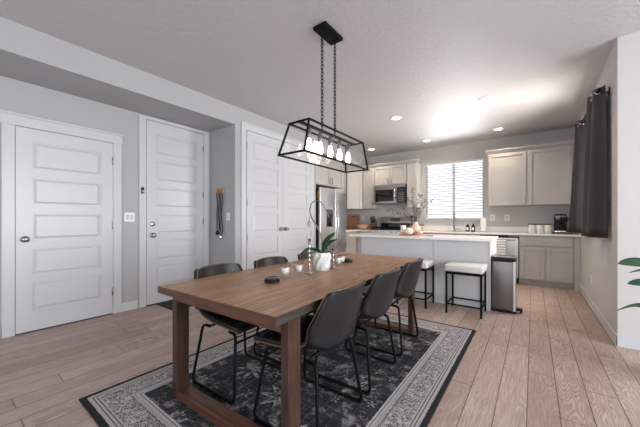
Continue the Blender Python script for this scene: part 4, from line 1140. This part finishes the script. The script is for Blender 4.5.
skt = thing('kitchen_sink', 'stainless sink rim set in the counter below the window', 'sink', (-1.30, 6.23, CT1)); sk.build('rim', M['steel'], skt)
# left corner things
cb = thing('cutting_board', 'reddish wooden cutting board leaning on the back wall beside the refrigerator', 'cutting board', (-3.835, 6.58, Z))
mt = Matrix.Translation((-3.835, 6.575, Z + .002)) @ Matrix.Rotation(math.radians(-9), 4, 'X')
MB().box(-.185, .185, -.009, .009, 0, .375, .008, 3, mtx=mt).build('board', M['board'], cb)
MB().box(-.04, .04, -.0095, .0095, .32, .34, .004, mtx=mt).build('handle_inlay', M['leg'], cb)
bw = thing('wooden_bowl', 'light wooden bowl on the counter between cutting board and knife block', 'bowl', (-3.44, 6.40, Z))
MB().lathe([(.001, Z), (.07, Z), (.10, Z + .02), (.145, Z + .08), (.15, Z + .12), (.144, Z + .12), (.135, Z + .08), (.09, Z + .026), (.001, Z + .018)], -3.43, 6.36, 32).build('bowl_body', M['bowl'], bw)
kb = thing('knife_block', 'brown knife block with black handles left of the range', 'knife block', (-3.16, 6.43, Z))
MB().prism([(6.35, Z), (6.50, Z), (6.50, Z + .225), (6.44, Z + .25), (6.35, Z + .12)], 'X', -3.225, -3.095, .003).build('block', mat('walnut_block', (.13, .055, .03), .4, nz=.2), kb)
for i in range(3):
    for j in range(2):
        x = -3.20 + i * .04; y0 = 6.385 + j * .04; z0 = Z + .185 + j * .05
        MB().tube([(x, y0, z0), (x, y0 - .05, z0 + .09)], .013, 8).build('knife_handle', M['blackm'], kb)
ut = thing('utensil_crock', 'dark utensil crock on the counter just right of the range', 'crock', (-2.17, 6.45, Z))
MB().lathe([(.001, Z), (.055, Z), (.06, Z + .01), (.06, Z + .16), (.055, Z + .16), (.052, Z + .02), (.001, Z + .02)], -2.17, 6.45, 24).build('crock_body', M['blackm'], ut)
for k in range(5):
    a = k * 1.3; x, y = -2.17 + .025 * math.cos(a), 6.45 + .025 * math.sin(a); x2, y2 = -2.17 + .06 * math.cos(a), 6.45 + .05 * math.sin(a)
    q = MB(); q.tube([(x, y, Z + .03), (x2, y2, Z + .28)], .006, 7); q.lathe([(.001, -.03), (.02, -.015), (.024, .01), (.001, .04)], n=10, mtx=Matrix.Translation((x2, y2, Z + .30)) @ Matrix.Scale(.4, 4, (0, 1, 0))); q.build('utensil', M['blackm'] if k % 2 else M['leg'], ut)
for x, lb in ((-2.03, 'copper brown spice jar beside the utensil crock, left one'), (-1.955, 'copper brown spice jar below the window edge, right one')):
    t_ = thing('spice_grinder', lb, 'jar', (x, 6.42, Z), 'copper jars by the range')
    MB().lathe([(.001, Z), (.028, Z), (.028, Z + .10), (.001, Z + .10)], x, 6.42, 18).build('jar_body', M['blush'], t_)
    MB().lathe([(.001, Z + .1005), (.030, Z + .1005), (.030, Z + .145), (.022, Z + .15), (.001, Z + .15)], x, 6.42, 18).build('lid', mat('copper_lid', (.36, .17, .10), .4, nz=.1), t_)

# ---------------------------------------------------------------- plant at the right edge
pl = thing('potted_houseplant', 'broad-leaved green houseplant on the floor at the right edge by the wall corner', 'plant', (.86, 2.98, 0))
px, py = .86, 2.98
MB().lathe([(.001, 0), (.11, 0), (.125, .02), (.15, .24), (.155, .26), (.145, .26), (.14, .22), (.001, .22)], px, py, 32).build('pot', M['white'], pl)
MB().lathe([(.001, .2205), (.137, .2205), (.12, .232), (.001, .236)], px, py, 24).build('soil', M['soil'], pl)
lv = [(.485, 2.91, .805, .055), (.53, 2.86, .755, .034), (.53, 2.90, .67, .045), (.475, 2.88, .475, .050), (.80, 2.70, 1.02, .05), (1.08, 2.86, .95, .05), (1.12, 3.1, .72, .05), (.86, 3.22, .88, .045), (.72, 2.72, .42, .045), (1.05, 2.76, .48, .045), (.70, 3.2, .60, .04)]
for i, (x, y, z, w) in enumerate(lv):
    a = math.atan2(y - py, x - px); L = .22
    hx_, hy_ = x - math.cos(a) * L, y - math.sin(a) * L; hz = z - .03 + (.05 if i % 2 else .02)
    MB().tube(catmull([(px + .02 * math.cos(a), py + .02 * math.sin(a), .23), (px + .05 * math.cos(a), py + .05 * math.sin(a), .23 + (hz - .23) * .6), (hx_, hy_, hz)], 6), .004, 6).build('stem', M['leafb'], pl)
    leaf((hx_, hy_, hz), (x, y, z), w, .06 if i != 3 else .15, pl, M['leafb'], roll=(.5 if i % 2 else -.5))
